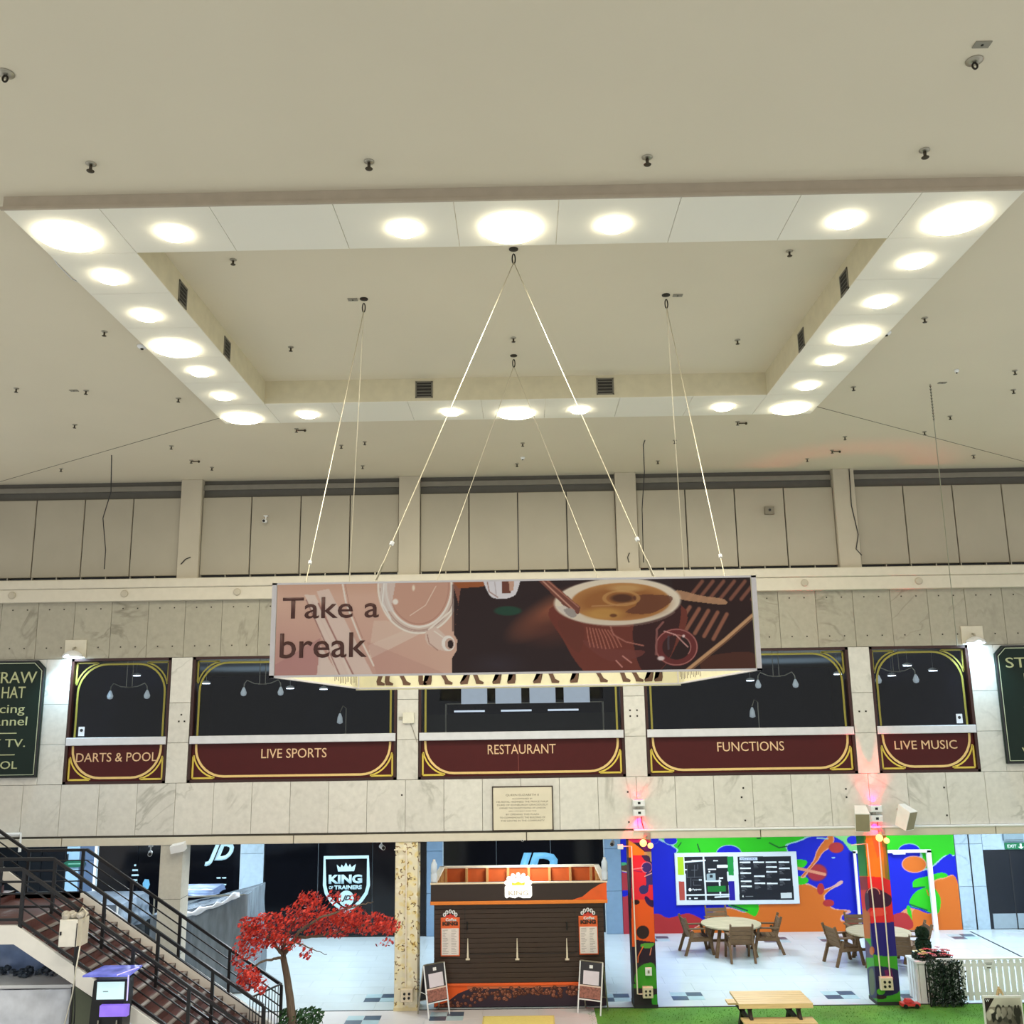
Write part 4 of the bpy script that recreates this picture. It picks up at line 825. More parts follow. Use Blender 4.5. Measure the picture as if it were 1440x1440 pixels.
def popcorn(c, nm):
    c.fill((230, 222, 196))
    for k, (x, y, r, a) in enumerate(pops):
        c.ell(x, y, r * 1.1, r * .8, ((244, 238, 216), (238, 228, 186), (230, 212, 150))[k % 3], .7, rot=a, soft=.5)
    for k, (x, y, r, a) in enumerate(pops):
        if k % 2: c.ring(x, y, r, r * .7, .9, ((120, 84, 40), (84, 60, 34), (176, 140, 60))[k % 3], .9, rot=a, a0=-.6, a1=1.5)
        elif k % 5 == 0: c.ell(x, y, 1.4, .8, (70, 48, 30), .9, rot=a)
faces(tp, CX[2], popcorn, (70, 400))
tg = pillar(3, 'graffiti painted pillar in red, orange and green right of the kiosk', M_dark)
def g1(c, nm):
    c.fill((40, 34, 60))
    c.rect(800, 1100, 1000, 1185, (206, 40, 110)); c.poly(D_([(300, 250), (470, 380), (480, 440), (300, 470), (200, 470), (200, 200)]), (222, 140, 40)); c.blob(D_([(420, 240), (480, 250), (570, 330), (560, 390), (500, 380), (430, 320)]), (96, 24, 110)); c.rect(912, 1100, 925, 1182, (200, 150, 80)); c.poly(D_([(470, 390), (580, 390), (590, 540), (480, 480)]), (190, 160, 110))
    c.poly(D_([(290, 440), (470, 440), (500, 520), (520, 640), (480, 760), (620, 780), (620, 1090), (290, 1090)]), (224, 44, 62))
    c.blob(D_([(440, 440), (540, 450), (560, 540), (500, 530), (450, 480)]), (60, 44, 84)); c.ell(860 + 510 / 10.29, 1160 + 615 / 10.29, 7, 7, (58, 46, 118)); c.ring(860 + 510 / 10.29, 1160 + 615 / 10.29, 7.4, 7.4, 1, (226, 130, 160)); c.line(D_([(320, 640), (450, 620)]), 1.4, (240, 150, 170)); c.line(D_([(320, 660), (440, 680)]), 1.4, (160, 30, 90))
    c.blob(D_([(500, 700), (590, 700), (595, 860), (540, 870), (530, 960), (480, 1000), (420, 990), (400, 920), (450, 880), (500, 860)]), (60, 48, 118)); c.line(D_([(480, 745), (580, 700)]), 1.2, (230, 190, 190)); c.ell(860 + 465 / 10.29, 1160 + 935 / 10.29, 6.5, 6, (52, 50, 112))
    c.poly(D_([(290, 1085), (480, 1085), (520, 1150), (620, 1190), (640, 1760), (290, 1760)]), (228, 92, 34)); c.blob(D_([(480, 1040), (520, 1040), (600, 1130), (600, 1190), (540, 1170), (490, 1110)]), (48, 24, 80)); c.ell(860 + 355 / 10.29, 1160 + 1118 / 10.29, 5, 3.4, (44, 20, 24))
    c.ell(904, 1311, 9, 9.5, (48, 34, 36)); c.poly(S(700, 1160, 5.14, [(1000, 830), (1140, 850), (1145, 980), (1130, 1010), (1000, 1010)]), (46, 32, 48)); c.blob(S(700, 1160, 5.14, [(1040, 860), (1130, 855), (1100, 890), (1040, 885)]), (90, 160, 60)); c.line(S(700, 1160, 5.14, [(1050, 880), (1015, 950), (1012, 1000)]), 1.6, (230, 110, 60)); c.line(S(700, 1160, 5.14, [(1110, 890), (1100, 940)]), 1.4, (230, 140, 110))
    c.rect(800, 1354, 1000, 1425, (50, 44, 50)); c.blob(S(700, 1160, 5.14, [(1000, 1060), (1050, 1010), (1120, 1000), (1145, 1060), (1140, 1150), (1000, 1150)]), (64, 150, 44)); c.blob(S(700, 1160, 5.14, [(1115, 1240), (1160, 1230), (1165, 1310), (1120, 1300)]), (60, 160, 50)); c.rect(800, 1384, 925, 1390, (64, 150, 44))
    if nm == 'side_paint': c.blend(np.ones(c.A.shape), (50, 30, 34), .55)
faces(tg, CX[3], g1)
tg2 = pillar(4, 'graffiti painted pillar in orange, red, navy and green near the right tables', M_dark)
def g2(c, nm):
    O = lambda P: S(1160, 1160, 5.14, P)
    c.fill((66, 160, 44)); c.rect(1180, 1100, 1290, 1236, (226, 144, 44)); c.poly(O([(385, 60), (480, 60), (500, 420), (440, 400), (420, 200)]), (150, 120, 50)); c.poly(O([(330, 60), (390, 60), (410, 200), (380, 240)]), (222, 120, 56)); c.poly(O([(200, 60), (295, 60), (300, 200), (310, 370), (200, 370)]), (50, 138, 60)); c.poly(O([(435, 100), (500, 100), (500, 480), (465, 470)]), (96, 130, 50))
    c.poly(O([(200, 372), (330, 372), (420, 380), (520, 420), (540, 720), (200, 720)]), (224, 48, 52)); c.poly(O([(220, 380), (305, 372), (310, 470), (220, 470)]), (150, 40, 50))
    c.blob(O([(290, 500), (340, 450), (420, 480), (480, 520), (470, 580), (400, 600), (330, 600), (300, 620)]), (64, 30, 58)); c.ring(1160 + 350 / 5.14, 1160 + 500 / 5.14, 9, 9, 1.2, (232, 150, 130), a0=-3, a1=0); c.poly(O([(270, 600), (325, 640), (330, 820), (270, 820)]), (196, 100, 50)); c.blob(O([(320, 640), (380, 600), (440, 620), (440, 650), (340, 660)]), (232, 84, 70))
    c.poly(O([(325, 710), (540, 700), (540, 950), (430, 950), (340, 935)]), (44, 36, 124)); c.poly(O([(290, 820), (335, 880), (350, 960), (290, 960)]), (90, 70, 110)); c.ell(1160 + 340 / 5.14, 1160 + 910 / 5.14, 3.5, 6, (206, 110, 60))
    c.blob(O([(300, 1060), (370, 1020), (540, 1060), (540, 1200), (430, 1240), (330, 1240)]), (44, 40, 84)); c.poly(O([(430, 1050), (480, 1040), (500, 1120), (450, 1130)]), (104, 34, 90)); c.blob(O([(320, 1060), (350, 1050), (360, 1200), (330, 1220)]), (90, 96, 70)); c.ell(1160 + 405 / 5.14, 1160 + 1205 / 5.14, 6, 4.5, (84, 170, 50)); c.ell(1160 + 405 / 5.14, 1160 + 1245 / 5.14, 8, 3, (48, 30, 40)); c.rect(1180, 1405, 1290, 1425, (66, 150, 44))
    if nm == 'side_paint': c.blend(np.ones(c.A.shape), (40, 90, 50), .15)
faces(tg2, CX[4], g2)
pillar(5, 'plain grey stone pillar beyond the right edge', M_marb)
def conduit(pts, label, box=None, r=.015):
    t = top('conduit', label, 'conduit', pts[-1]); build(MB().tube(pts, r, 8), 'pipe', mat('conduit_cream', (236, 224, 206), .5), t, smooth=False)
    if box:
        x, z, s = box; build(MB().bbox(x - s, x + s, 22.36, 22.485, z - s, z + s, .01), 'socket_box', mat('socket_cream', (220, 206, 180), .5), t)
        for (dx, dz) in ((-.4, .3), (.4, .3), (-.4, -.4), (.35, -.35)): build(MB().tube([(x + dx * s, 22.362, z + dz * s), (x + dx * s, 22.35, z + dz * s)], s * .22, 10), 'socket', M_black, t)
    return t
conduit([(-2.95, 22.44, 3.33), (-2.68, 22.44, 3.33), (-2.68, 22.44, .5)], 'thin white cable pipe down the front of the popcorn pillar', (-2.64, .34, .13))
conduit([(2.12, 22.44, 3.34), (2.33, 22.44, 3.34), (2.34, 22.44, .3), (2.45, 22.44, .3)], 'white cable pipe down the painted pillar right of the kiosk', (2.56, .34, .11))
conduit([(7.2, 22.44, 3.30), (7.55, 22.44, 3.33), (7.6, 22.44, .60)], 'left one of two white cable pipes on the right painted pillar')
conduit([(7.82, 22.44, 3.42), (7.8, 22.44, .60)], 'right one of two white cable pipes on the right painted pillar', (7.7, .46, .13))
build(MB().bbox(2.02, 2.14, 22.35, 22.5, 3.29, 3.38), 'fitting', M_white, bpy.data.objects['conduit.001'])
t = build(MB().bbox(-.07, .07, -.04, 0, -.08, .08), 'wall_switch', M_white); t.location = (2.6, 22.493, .74); setp(t, label='small white switch plate low on the painted pillar right of the kiosk', category='switch'); build(MB().box(-.02, .02, -.046, -.04, -.03, .03), 'rocker', M_steel, t)
def warm(x, z, label):
    t = top('spotlight', label, 'spotlight', (x, 22.4, z))
    build(MB().ball((x - .04, 22.32, z), .08, 12, 8), 'lamp_head', mat('warm_lamp', (255, 214, 150), .4, emit=((255, 190, 110), 1.2)), t, smooth=True); build(MB().ball((x + .12, 22.34, z - .06), .065, 12, 8), 'lamp_head', MC['warm_lamp'], t, smooth=True)
    build(MB().tube([(x, 22.36, z + .1), (x + .06, 22.48, z + .14)], .03, 8).box(x, x + .14, 22.44, 22.47, z + .06, z + .2), 'bracket', M_steel, t)
warm(2.62, 3.42, 'warm glowing twin spotlight at the top of the painted pillar right of the kiosk'); warm(7.83, 3.46, 'warm glowing twin spotlight at the top of the right painted pillar')
# plastic water jug covers flank the kiosk later

# ================================================================== COFFEE KIOSK
KX0, KX1, KY, KYB = -2.08, 1.68, 22.66, 24.95
M_kb = mat('espresso_brown', (54, 38, 28), .55, var=.12, scale=3, stretch=(1, 1, 8)); M_or = mat('kiosk_orange', (226, 92, 28), .5); M_rim = mat('cream_rim', (232, 214, 186), .5)
kk = top('coffee_kiosk', 'dark brown closed coffee kiosk with orange trim, coffee bean print and white glowing crown logo', 'kiosk', (-.2, KY, 0))
build(MB().box(KX0 + .02, KX1 - .02, KY + .03, KYB, .02, 2.2), 'body', M_kb, kk)
for i in range(16):
    z = .5 + i * .102; build(MB().bbox(KX0, KX1, KY, KY + .04, z + .003, z + .099, .006), 'slat', M_kb, kk)
build(MB().bbox(KX0, KX1, KY - .01, KY + .03, .02, .46, .004), 'plinth', M_dark, kk)
build(MB().bbox(KX0, KX1, KY - .035, KY + .03, .445, .50, .01), 'trim', M_or, kk)
build(MB().bbox(-2.15, 1.76, KY - .06, KY + .03, 2.2, 2.56, .008), 'fascia', mat('fascia_brown', (46, 32, 26), .5), kk)
build(MB().bbox(-2.16, 1.77, KY - .085, KY + .03, 2.13, 2.205, .01), 'trim', mat('trim_amber', (228, 128, 44), .5), kk)
sw = [(1.0, 2.21), (1.76, 2.21), (1.76, 2.56), (1.62, 2.53), (1.42, 2.42), (1.22, 2.27)]
build(MB().prism(sw, KY - .066, KY - .058), 'swoosh', M_or, kk)
# parapet tray on the roof
build(MB().box(-2.14, 1.75, KY + .02, KYB + .1, 2.18, 2.22), 'roof', mat('roof_brown', (90, 60, 44), .7), kk)
build(MB().box(-2.1, 1.72, KYB + .04, KYB + .08, 2.2, 2.54), 'rear_parapet', mat('parapet_orange', (196, 84, 28), .6), kk)
build(MB().box(-2.14, -2.1, KY, KYB + .1, 2.2, 2.54).box(1.72, 1.76, KY, KYB + .1, 2.2, 2.54), 'side_parapet', M_rim, kk)
rim = MB().box(-2.16, 1.78, KY - .06, KY + .03, 2.56, 2.585).box(-2.16, 1.78, KYB + .02, KYB + .12, 2.54, 2.585).box(-2.16, -2.04, KY, KYB + .1, 2.54, 2.585).box(1.66, 1.78, KY, KYB + .1, 2.54, 2.585)
build(rim, 'rim', M_rim, kk)
for k in range(8): x = -2.0 + k * .51; build(MB().box(x - .03, x + .03, KYB - .03, KYB + .04, 2.2, 2.54), 'parapet_stud', mat('timber_tan', (204, 150, 88), .6), kk)
for s_, x in ((1, -2.1), (-1, 1.72)):
    for k in range(4): build(MB().box(min(x, x + s_ * .07), max(x, x + s_ * .07), KY + .3 + k * .55, KY + .36 + k * .55, 2.2, 2.54), 'parapet_stud', MC['timber_tan'], kk)
# logo sign: white cloud of beans above a plate
M_glow = mat('lit_sign_white', (255, 255, 250), .5, emit=((255, 252, 245), .9))
cx = -.2; lg = MB().prism([(cx - .3, 2.3), (cx - .26, 2.27), (cx - .2, 2.3), (cx - .14, 2.28), (cx - .08, 2.27), (cx, 2.3), (cx + .1, 2.27), (cx + .26, 2.27), (cx + .3, 2.32), (cx + .3, 2.5), (cx + .24, 2.55), (cx - .24, 2.55), (cx - .3, 2.5)], KY - .14, KY - .07)
logo = build(lg, 'logo_sign', M_glow, kk)
for k in range(7):
    a = pi * (.06 + .88 * k / 6); px_, pz = cx + .25 * cos(a), 2.55 + .19 * sin(a)
    build(MB().prism([(px_ + .062 * cos(q) * cos(a) - .05 * sin(q) * sin(a), pz + .062 * cos(q) * sin(a) + .05 * sin(q) * cos(a)) for q in np.linspace(0, 2 * pi, 14, endpoint=False)] if True else [], KY - .135, KY - .075), 'logo_bean', M_glow, logo)
build(MB().prism([(cx - .17, 2.55), (cx + .17, 2.55), (cx + .2, 2.62), (cx + .1, 2.66), (cx, 2.69), (cx - .1, 2.66), (cx - .2, 2.62)], KY - .138, KY - .08), 'logo_centre', M_glow, logo)
build(MB().prism([(cx - .14, 2.54), (cx + .14, 2.54), (cx + .15, 2.6), (cx + .07, 2.58), (cx, 2.62), (cx - .07, 2.58), (cx - .15, 2.6)], KY - .146, KY - .138), 'logo_crown', mat('crown_yellow', (226, 200, 60), .4, emit=((226, 200, 60), .5)), logo)
text('KING', cx - .22, cx + .22, 2.33, 2.43, KY - .14, mat('faint_letter', (236, 226, 214), .5), logo, .03, depth=.003)
# menus
for x in (-1.72, 1.33):
    mn = build(MB().bbox(x - .21, x + .21, KY - .04, KY, 1.06, 1.86, .012), 'menu_board', mat('menu_orange', (226, 100, 48), .5), kk)
    build(MB().box(x - .19, x + .19, KY - .046, KY - .04, 1.09, 1.64), 'menu_sheet', mat('menu_paper', (226, 218, 214), .6), mn)
    for c_ in (-.095, .095):
        g = MB()
        for k in range(15): g.box(x + c_ - .07, x + c_ - .07 + .05 + .08 * random.random(), KY - .048, KY - .046, 1.6 - k * .034, 1.61 - k * .034)
        build(g, 'menu_lines', mat('menu_ink', (160, 150, 148), .6), mn, kind='stuff')
    text('KING', x - .17, x + .17, 1.70, 1.78, KY - .04, M_kb, mn, .05)
    text('Coffee', x - .10, x + .14, 1.79, 1.85, KY - .04, M_white, mn, .03)
    for k in range(5):
        a = pi * (.14 + .72 * k / 4); px_, pz = x + .14 * cos(a), 1.87 + .12 * sin(a)
        build(MB().prism([(px_ + .035 * cos(q), pz + .042 * sin(q)) for q in np.linspace(0, 2 * pi, 10, endpoint=False)], KY - .035, KY - .015), 'crown_bean', M_white, mn)
        build(MB().prism([(px_ + .012 * cos(q), pz + .028 * sin(q)) for q in np.linspace(0, 2 * pi, 8, endpoint=False)], KY - .04, KY - .035), 'bean_slot', M_kb, mn)
    build(MB().prism([(x - .11, 1.86), (x + .11, 1.86), (x + .12, 1.93), (x + .05, 1.9), (x, 1.95), (x - .05, 1.9), (x - .12, 1.93)], KY - .03, KY - .01), 'crown', mat('crown_red', (200, 60, 44), .5), mn)
for px_ in (658, 727.5, 797.5):
    a = atY(px_, 1348, KY); build(MB().add([(a[0] - .022, KY - .05, a[2]), (a[0] + .022, KY - .05, a[2]), (a[0] + .006, KY - .02, a[2] + .42), (a[0] - .006, KY - .02, a[2] + .42), (a[0] - .022, KY, a[2]), (a[0] + .022, KY, a[2]), (a[0] + .006, KY, a[2] + .42), (a[0] - .006, KY, a[2] + .42)],
        [(0, 1, 2, 3), (4, 7, 6, 5), (0, 4, 5, 1), (2, 6, 7, 3), (0, 3, 7, 4), (1, 5, 6, 2)]).box(a[0] - .045, a[0] + .045, KY - .06, KY, a[2] - .02, a[2] + .01), 'shutter_stay', mat('pale_metal', (216, 206, 184), .4), kk)
for px_ in (657, 797): a = atY(px_, 1300, KY); build(MB().box(a[0] - .012, a[0] + .012, KY - .02, KY, a[2] - .12, a[2] + .06).tube([(a[0], KY - .03, a[2] + .05), (a[0], KY - .03, a[2] - .1)], .014, 6), 'hinge', M_black, kk)
build(MB().box(-1.4, 1.05, KY - .008, KY, 1.09, 1.10).box(-1.4, -1.39, KY - .008, KY, 1.1, 2.06).box(1.04, 1.05, KY - .008, KY, 1.1, 2.06), 'shutter_edge', M_black, kk)
# coffee bean print on the plinth
c = Canvas(KX0 + .01, KX1 - .01, .025, .445, KY - .014, 620, 72, px=False)
c.fill((52, 40, 52)); c.poly([(KX0, .02), (-1.98, .06), (-1.78, .14), (-1.55, .3), (-1.3, .39), (-1, .45), (KX0, .46)], (226, 92, 36)); c.poly([(-1.35, .38), (1.7, .43), (1.7, .46), (-1.35, .46)], (206, 110, 70))
br = np.random.default_rng(5)
for k in range(230):
    x = br.uniform(-1.95, 1.65); zt = .40 if x > -1.2 else .40 - (-1.2 - x) * .5
    dep = .36 if x < -1.15 else (.24 if x < -.45 else .13 + .1 * max(0, sin(x * 5 + 4)))
    z = br.uniform(zt - dep, zt); z = max(z, .05); r = br.uniform(.03, .045); a = br.uniform(0, pi)
    c.ell(x, z, r * 1.12, r * .86, (34, 16, 12), rot=a, soft=.2); c.ell(x, z, r, r * .74, ((118, 66, 50), (150, 92, 72), (86, 46, 36))[k % 3], rot=a, soft=.25)
    c.ell(x - r * .2, z + r * .25, r * .5, r * .3, (196, 140, 116), .6, rot=a, soft=.8); c.line([(x - r * .8 * cos(a), z - r * .8 * sin(a)), (x + r * .8 * cos(a), z + r * .8 * sin(a))], .007, (44, 20, 14), soft=.006)
c.build('bean_print', kk)
for x, l in ((-2.09, 'left'), (1.74, 'right')):
    t = top('water_bottle', 'tall pale blue covered bottle standing on the %s front corner of the kiosk roof' % l, 'bottle', (x, KY + .08, 2.586)); ORG[t.name] = Vector()
    build(MB().lathe((0, 0, 0), [(.065, 0), (.07, .03), (.07, .17), (.058, .2), (.07, .23), (.068, .38), (.04, .44), (.025, .46)], 16), 'bottle_body', mat('bottle_white', (206, 218, 232), .35), t, smooth=True)
    build(MB().lathe((0, 0, .455), [(.03, 0), (.03, .03), (.022, .035)], 12), 'cap', M_white, t)
# A-frame boards
def aframe(x, y, yaw, label):
    t = top('a_frame_sign', label, 'sign', (x, y, 0), 'pavement signs beside the kiosk'); ORG[t.name] = Vector()
    for s_ in (1, -1):
        H_, lean = 1.0, .22 * s_; w_ = .26
        def P(u, v, o=0): return (u, -s_ * 0 - lean * (1 - v / H_) - s_ * o, v)
        for sx in (-1, 1): build(MB().tube([P(sx * w_, .0), P(sx * w_, H_)], .016, 6), 'leg', M_steel if s_ < 0 else M_white, t)
        build(MB().tube([P(-w_, H_), P(w_, H_)], .018, 6).tube([P(-w_, .27), P(w_, .27)], .014, 6), 'rail', M_white if s_ > 0 else M_steel, t)
        def quad(u0, u1, v0, v1, o, nm, m_): return build(MB().add([P(u0, v0, o), P(u1, v0, o), P(u1, v1, o), P(u0, v1, o), P(u0, v0, o - .008), P(u1, v0, o - .008), P(u1, v1, o - .008), P(u0, v1, o - .008)], [(0, 1, 2, 3), (7, 6, 5, 4), (0, 4, 5, 1), (1, 5, 6, 2), (2, 6, 7, 3), (3, 7, 4, 0)]), nm, m_, t)
        quad(-w_ + .01, w_ - .01, .28, H_ - .01, .004, 'board', mat('board_black', (44, 42, 48), .4))
        if s_ > 0:
            quad(-.17, .19, .56, .82, .012, 'printed_sheet', mat('sheet_lilac', (222, 214, 226), .5)); quad(-w_ + .02, w_ - .02, .30, .52, .012, 'printed_photo', mat('photo_brown', (150, 96, 84), .5, var=.6, scale=22))
            quad(-.04, .04, .87, .93, .012, 'mark', M_white); quad(-w_ + .02, w_ - .02, .52, .545, .013, 'photo_edge', mat('sheet_cream', (226, 200, 186), .5))
    build(MB().tube([(-.26, .14, .45), (-.26, -.14, .45)], .01, 6), 'spreader', M_steel, t)
    t.rotation_euler.z = yaw
aframe(-2.05, 22.28, radians(38), 'black pavement sign with white frame left of the kiosk, by the popcorn pillar'); aframe(1.36, 22.3, radians(-26), 'black pavement sign with white frame right of the kiosk, on the grass edge')

# ================================================================== STAIRCASE
SA, SB, SC = 21.4, 19.9, 18.7; LX = -9.38; LZ = 2.6; SL = .64; NS = 16; rise = LZ / NS; run = rise / SL
M_tread = mat('red_brown_timber', (92, 54, 48), .5, var=.3, scale=3, stretch=(1, 6, 1)); M_riser = mat('dark_riser', (62, 34, 26), .6, var=.3); M_nose = mat('grey_nosing', (150, 142, 138), .5)
M_str = mat('cream_stringer', (246, 243, 236), .6, var=.03)
sc_ = top('staircase', 'white sided staircase with red-brown wooden treads and black steel railings', 'staircase', (-7.4, 20.05, 0))
first = None
for i in range(NS):
    z = LZ - (i + 1) * rise; x = LX + i * run
    if i == NS - 1: break
    st_ = build(MB().box(x, x + run + .02, SC + .05, SA - .05, z - .05, z).box(x, x + .02, SC + .05, SA - .05, z, z + rise - .002), 'step', M_tread, sc_)
    build(MB().box(x + run - .045, x + run + .022, SC + .1, SA - .1, z, z + .006).box(x + run + .012, x + run + .024, SC + .1, SA - .1, z - .03, z), 'nosing', M_nose, st_)
for k in range(14):
    y0 = SC + .06 + k * .19; build(MB().box(-14, LX, y0 + .003, min(y0 + .187, SA - .04), LZ - .03, LZ), 'landing_board', M_tread, sc_)
build(MB().box(LX - .045, LX + .02, SC + .1, SA - .1, LZ, LZ + .006), 'nosing', M_nose, sc_)
build(MB().box(-14, LX, SC + .03, SA - .03, LZ - .22, LZ - .035), 'landing_slab', M_str, sc_)
xe = LX + LZ / SL
def stringer(y0, y1, zt, zb):
    b_ = MB().prism([(-14, LZ + zt), (LX, LZ + zt), (xe + .06, zt + .0), (xe + .06, max(zt - .1, 0.0) * 0), (xe - .30, 0), (LX - .02, LZ - zb), (-14, LZ - zb)], y0, y1); return build(b_, 'stringer', M_str, sc_)
stringer(SC - .04, SC + .05, .0, .32); stringer(SA - .05, SA + .07, .09, .30)
def dz(x): return LZ if x <= LX else LZ - (x - LX) * SL
def railing(y, base, xl, tops=.96, posts=(), foot=.0):
    xe_ = posts[-1]
    for h, w_ in ((tops, .055), (tops * .78, .022), (tops * .56, .022), (tops * .34, .022), (tops * .10, .045)):
        build(MB().bar((xl, y, LZ + h), (LX, y, LZ + h), w_, w_).bar((LX, y, LZ + h), (xe_, y, dz(xe_) + h), w_, w_), 'top_rail' if h == tops else 'rail_bar', M_rail, sc_)
    for x in posts: build(MB().box(x - .03, x + .03, y - .025, y + .025, dz(x) + base, dz(x) + tops), 'post', M_rail, sc_)
railing(SA + .02, .0, -10.66, .95, (-10.62, -9.46, -8.38, -7.31, -6.23, -5.13)); railing(SB, .0, -14, .99, (-11.5, -10.4, -9.33, -8.3, -7.2, -6.1, -5.1)); railing(SC, -.02, -14, .98, (-11.5, -10.4, -9.33, -8.26, -7.21, -6.15, -5.1))
gt = MB(); gt.bar((-5.13, SA, .86), (-5.5, SB + .5, .86), .03, .03).bar((-5.13, SA, .12), (-5.5, SB + .5, .12), .03, .03)
for k in range(11): u = k / 10; gt.bar((-5.13 - .37 * u, SA - 1.0 * u, .12), (-5.13 - .37 * u, SA - 1.0 * u, .86), .014, .014)
build(gt, 'barred_gate', M_rail, sc_)
# flight going up to the left from the landing
ux = -10.66
for i in range(9):
    x = ux - .15 - i * run; z = LZ + (i + 1) * rise; st_ = build(MB().box(x - run - .02, x, SC + .05, SA - .05, z - .05, z).box(x - .02, x, SC + .05, SA - .05, z - rise, z), 'step', M_tread, sc_)
    build(MB().box(x - .05, x + .006, SC + .1, SA - .1, z, z + .006), 'nosing', M_nose, st_)
build(MB().prism([(ux, LZ + .09), (ux, LZ + .30), (ux - 3.2, LZ + .45 + 3.2 * SL), (ux - 3.2, LZ + .1 + 3.1 * SL)], SA - .04, SA + .05), 'stringer', M_str, sc_)
for h, w_ in ((.95, .055), (.74, .022), (.53, .022), (.32, .022), (.10, .045)): build(MB().bar((ux, SA + .02, LZ + h), (ux - 3, SA + .02, LZ + h + 3 * SL), w_, w_), 'rail_bar', M_rail, sc_)
build(MB().box(-14, LX - .05, SA - .05, SA + .05, LZ, LZ + .09), 'kerb', M_str, sc_)
# cream cabinet on the front railing
t = top('wall_cabinet', 'cream metal cabinet with crumpled sheeting on top, fixed to the front stair railing', 'cabinet', (-8.24, 18.5, 2.3))
build(MB().bbox(-8.42, -8.1, 18.30, 18.6, 2.3, 2.76, .01), 'cabinet_body', mat('cream_cabinet', (244, 240, 228), .5), t)
build(MB().box(-8.095, -8.02, 18.34, 18.6, 2.31, 2.77), 'side_cover', mat('cream_cover', (214, 206, 186), .6), t)
build(MB().box(-8.40, -8.37, 18.285, 18.30, 2.5, 2.56), 'lock', M_black, t)
b_ = MB(); rr = random.Random(4)
for k in range(12): x = -8.4 + rr.random() * .36; y = 18.34 + rr.random() * .22; b_.ball((x, y, 2.79 + rr.random() * .05), .05 + rr.random() * .03, 7, 5, .8)
build(b_, 'crumpled_cover', mat('crumpled_grey', (186, 180, 168), .6, var=.3, scale=14), t)
build(MB().tube([(-8.2, 18.5, 2.8), (-8.08, 18.42, 2.95), (-7.98, 18.4, 2.86), (-8.0, 18.33, 2.72)], .012, 6), 'cable_loop', mat('cream_cable', (214, 206, 184), .6), t, smooth=True)
t = build(MB().tube([(-8.1, 18.3, 2.7), (-8.1, 18.28, 2.2), (-8.12, 18.5, 1.2), (-8.16, 18.6, .3), (-8.16, 18.6, .02)], .01, 6), 'black_cable', M_black, smooth=True); setp(t, label='thin black cable dropping from the cream cabinet past the white stringer', category='cable')
t = build(MB().tube([(-8.03, 18.32, 2.31), (-8.06, 18.28, 1.9), (-8.14, 18.4, 1.5), (-8.3, 18.5, .9), (-8.5, 18.55, .1)], .012, 6), 'white_cable', mat('white_cable', (226, 222, 206), .5), smooth=True); setp(t, label='thin white cable dropping from the cream cabinet under the stairs', category='cable')

# ================================================================== COVERED STALLS
def drape(t, x0, x1, y0, y1, z0, z1, m, amp=.05, n=26, name='plastic_sheet', seed=1, rise=.0):
    r_ = random.Random(seed); ph = [r_.uniform(0, 6) for _ in range(8)]
    def wr(u, v): return amp * (sin(u * 9 + ph[0] + v * 2) * .5 + sin(u * 17 + v * 5 + ph[1]) * .3 + sin(u * 31 - v * 9 + ph[2]) * .22 + sin(v * 14 + u * 6 + ph[3]) * .25)
    b_ = MB(); per = [(x0, y1), (x0, y0), (x1, y0), (x1, y1)]; V = []; cols = 3 * n
    for j in range(n + 1):
        v = j / n; z = z0 + (z1 - z0) * v
        for i in range(cols + 1):
            u = i / cols * 3; k = min(int(u), 2); f = u - k; (ax, ay), (bx, by) = per[k], per[k + 1]
            x = ax + (bx - ax) * f; y = ay + (by - ay) * f; nx, ny = ((-1, 0), (0, -1), (1, 0))[k]; d = wr(u, v) * (1.2 - v) + .05 * (1 - v)
            V.append((x + nx * d, y + ny * d, z + rise * v * max(0, (x - x0) / (x1 - x0)) ** 1.4))
    Fc = [(j * (cols + 1) + i, j * (cols + 1) + i + 1, (j + 1) * (cols + 1) + i + 1, (j + 1) * (cols + 1) + i) for j in range(n) for i in range(cols)]
    b_.add(V, Fc); m2 = 10; V = []
    for j in range(m2 + 1):
        for i in range(m2 + 1): u, v = i / m2, j / m2; V.append((x0 + (x1 - x0) * u, y0 + (y1 - y0) * v, z1 + rise * u ** 1.4 + (wr(u * 2, v) * .6 if 0 < i < m2 and 0 < j < m2 else 0)))
    b_.add(V, [(j * (m2 + 1) + i, j * (m2 + 1) + i + 1, (j + 1) * (m2 + 1) + i + 1, (j + 1) * (m2 + 1) + i) for j in range(m2) for i in range(m2)])
    return build(b_, name, m, t, smooth=True)
M_pg = mat('grey_plastic_sheet', (112, 122, 132), .25, var=.3, scale=2.5, stretch=(3, 3, .6)); M_pw = mat('clear_plastic_sheet', (222, 226, 236), .2, var=.2, scale=3, bump=.8); M_pb2 = mat('blue_plastic_sheet', (128, 150, 192), .25, var=.25, scale=3)
t = top('covered_stall', 'tall market stall wrapped in grey plastic sheeting behind the lower stairs', 'stall', (-7.4, 24.6, 0))
build(MB().box(-8.85, -6.68, 24.1, 25.5, .05, 1.5), 'counter', M_dark, t)
drape(t, -8.9, -6.62, 24.0, 25.6, .02, 1.72, M_pg, .07, seed=2, rise=.46)
f_ = MB(); [f_.tube([(x, y, 0), (x, y, 2.15)], .02, 6) for x in (-8.85, -6.65) for y in (24.05, 25.5)]; f_.tube([(-8.85, 24.05, 2.1), (-6.65, 24.05, 2.15)], .02, 6); build(f_, 'frame_poles', M_steel, t)
rr = random.Random(9); cr_ = MB()
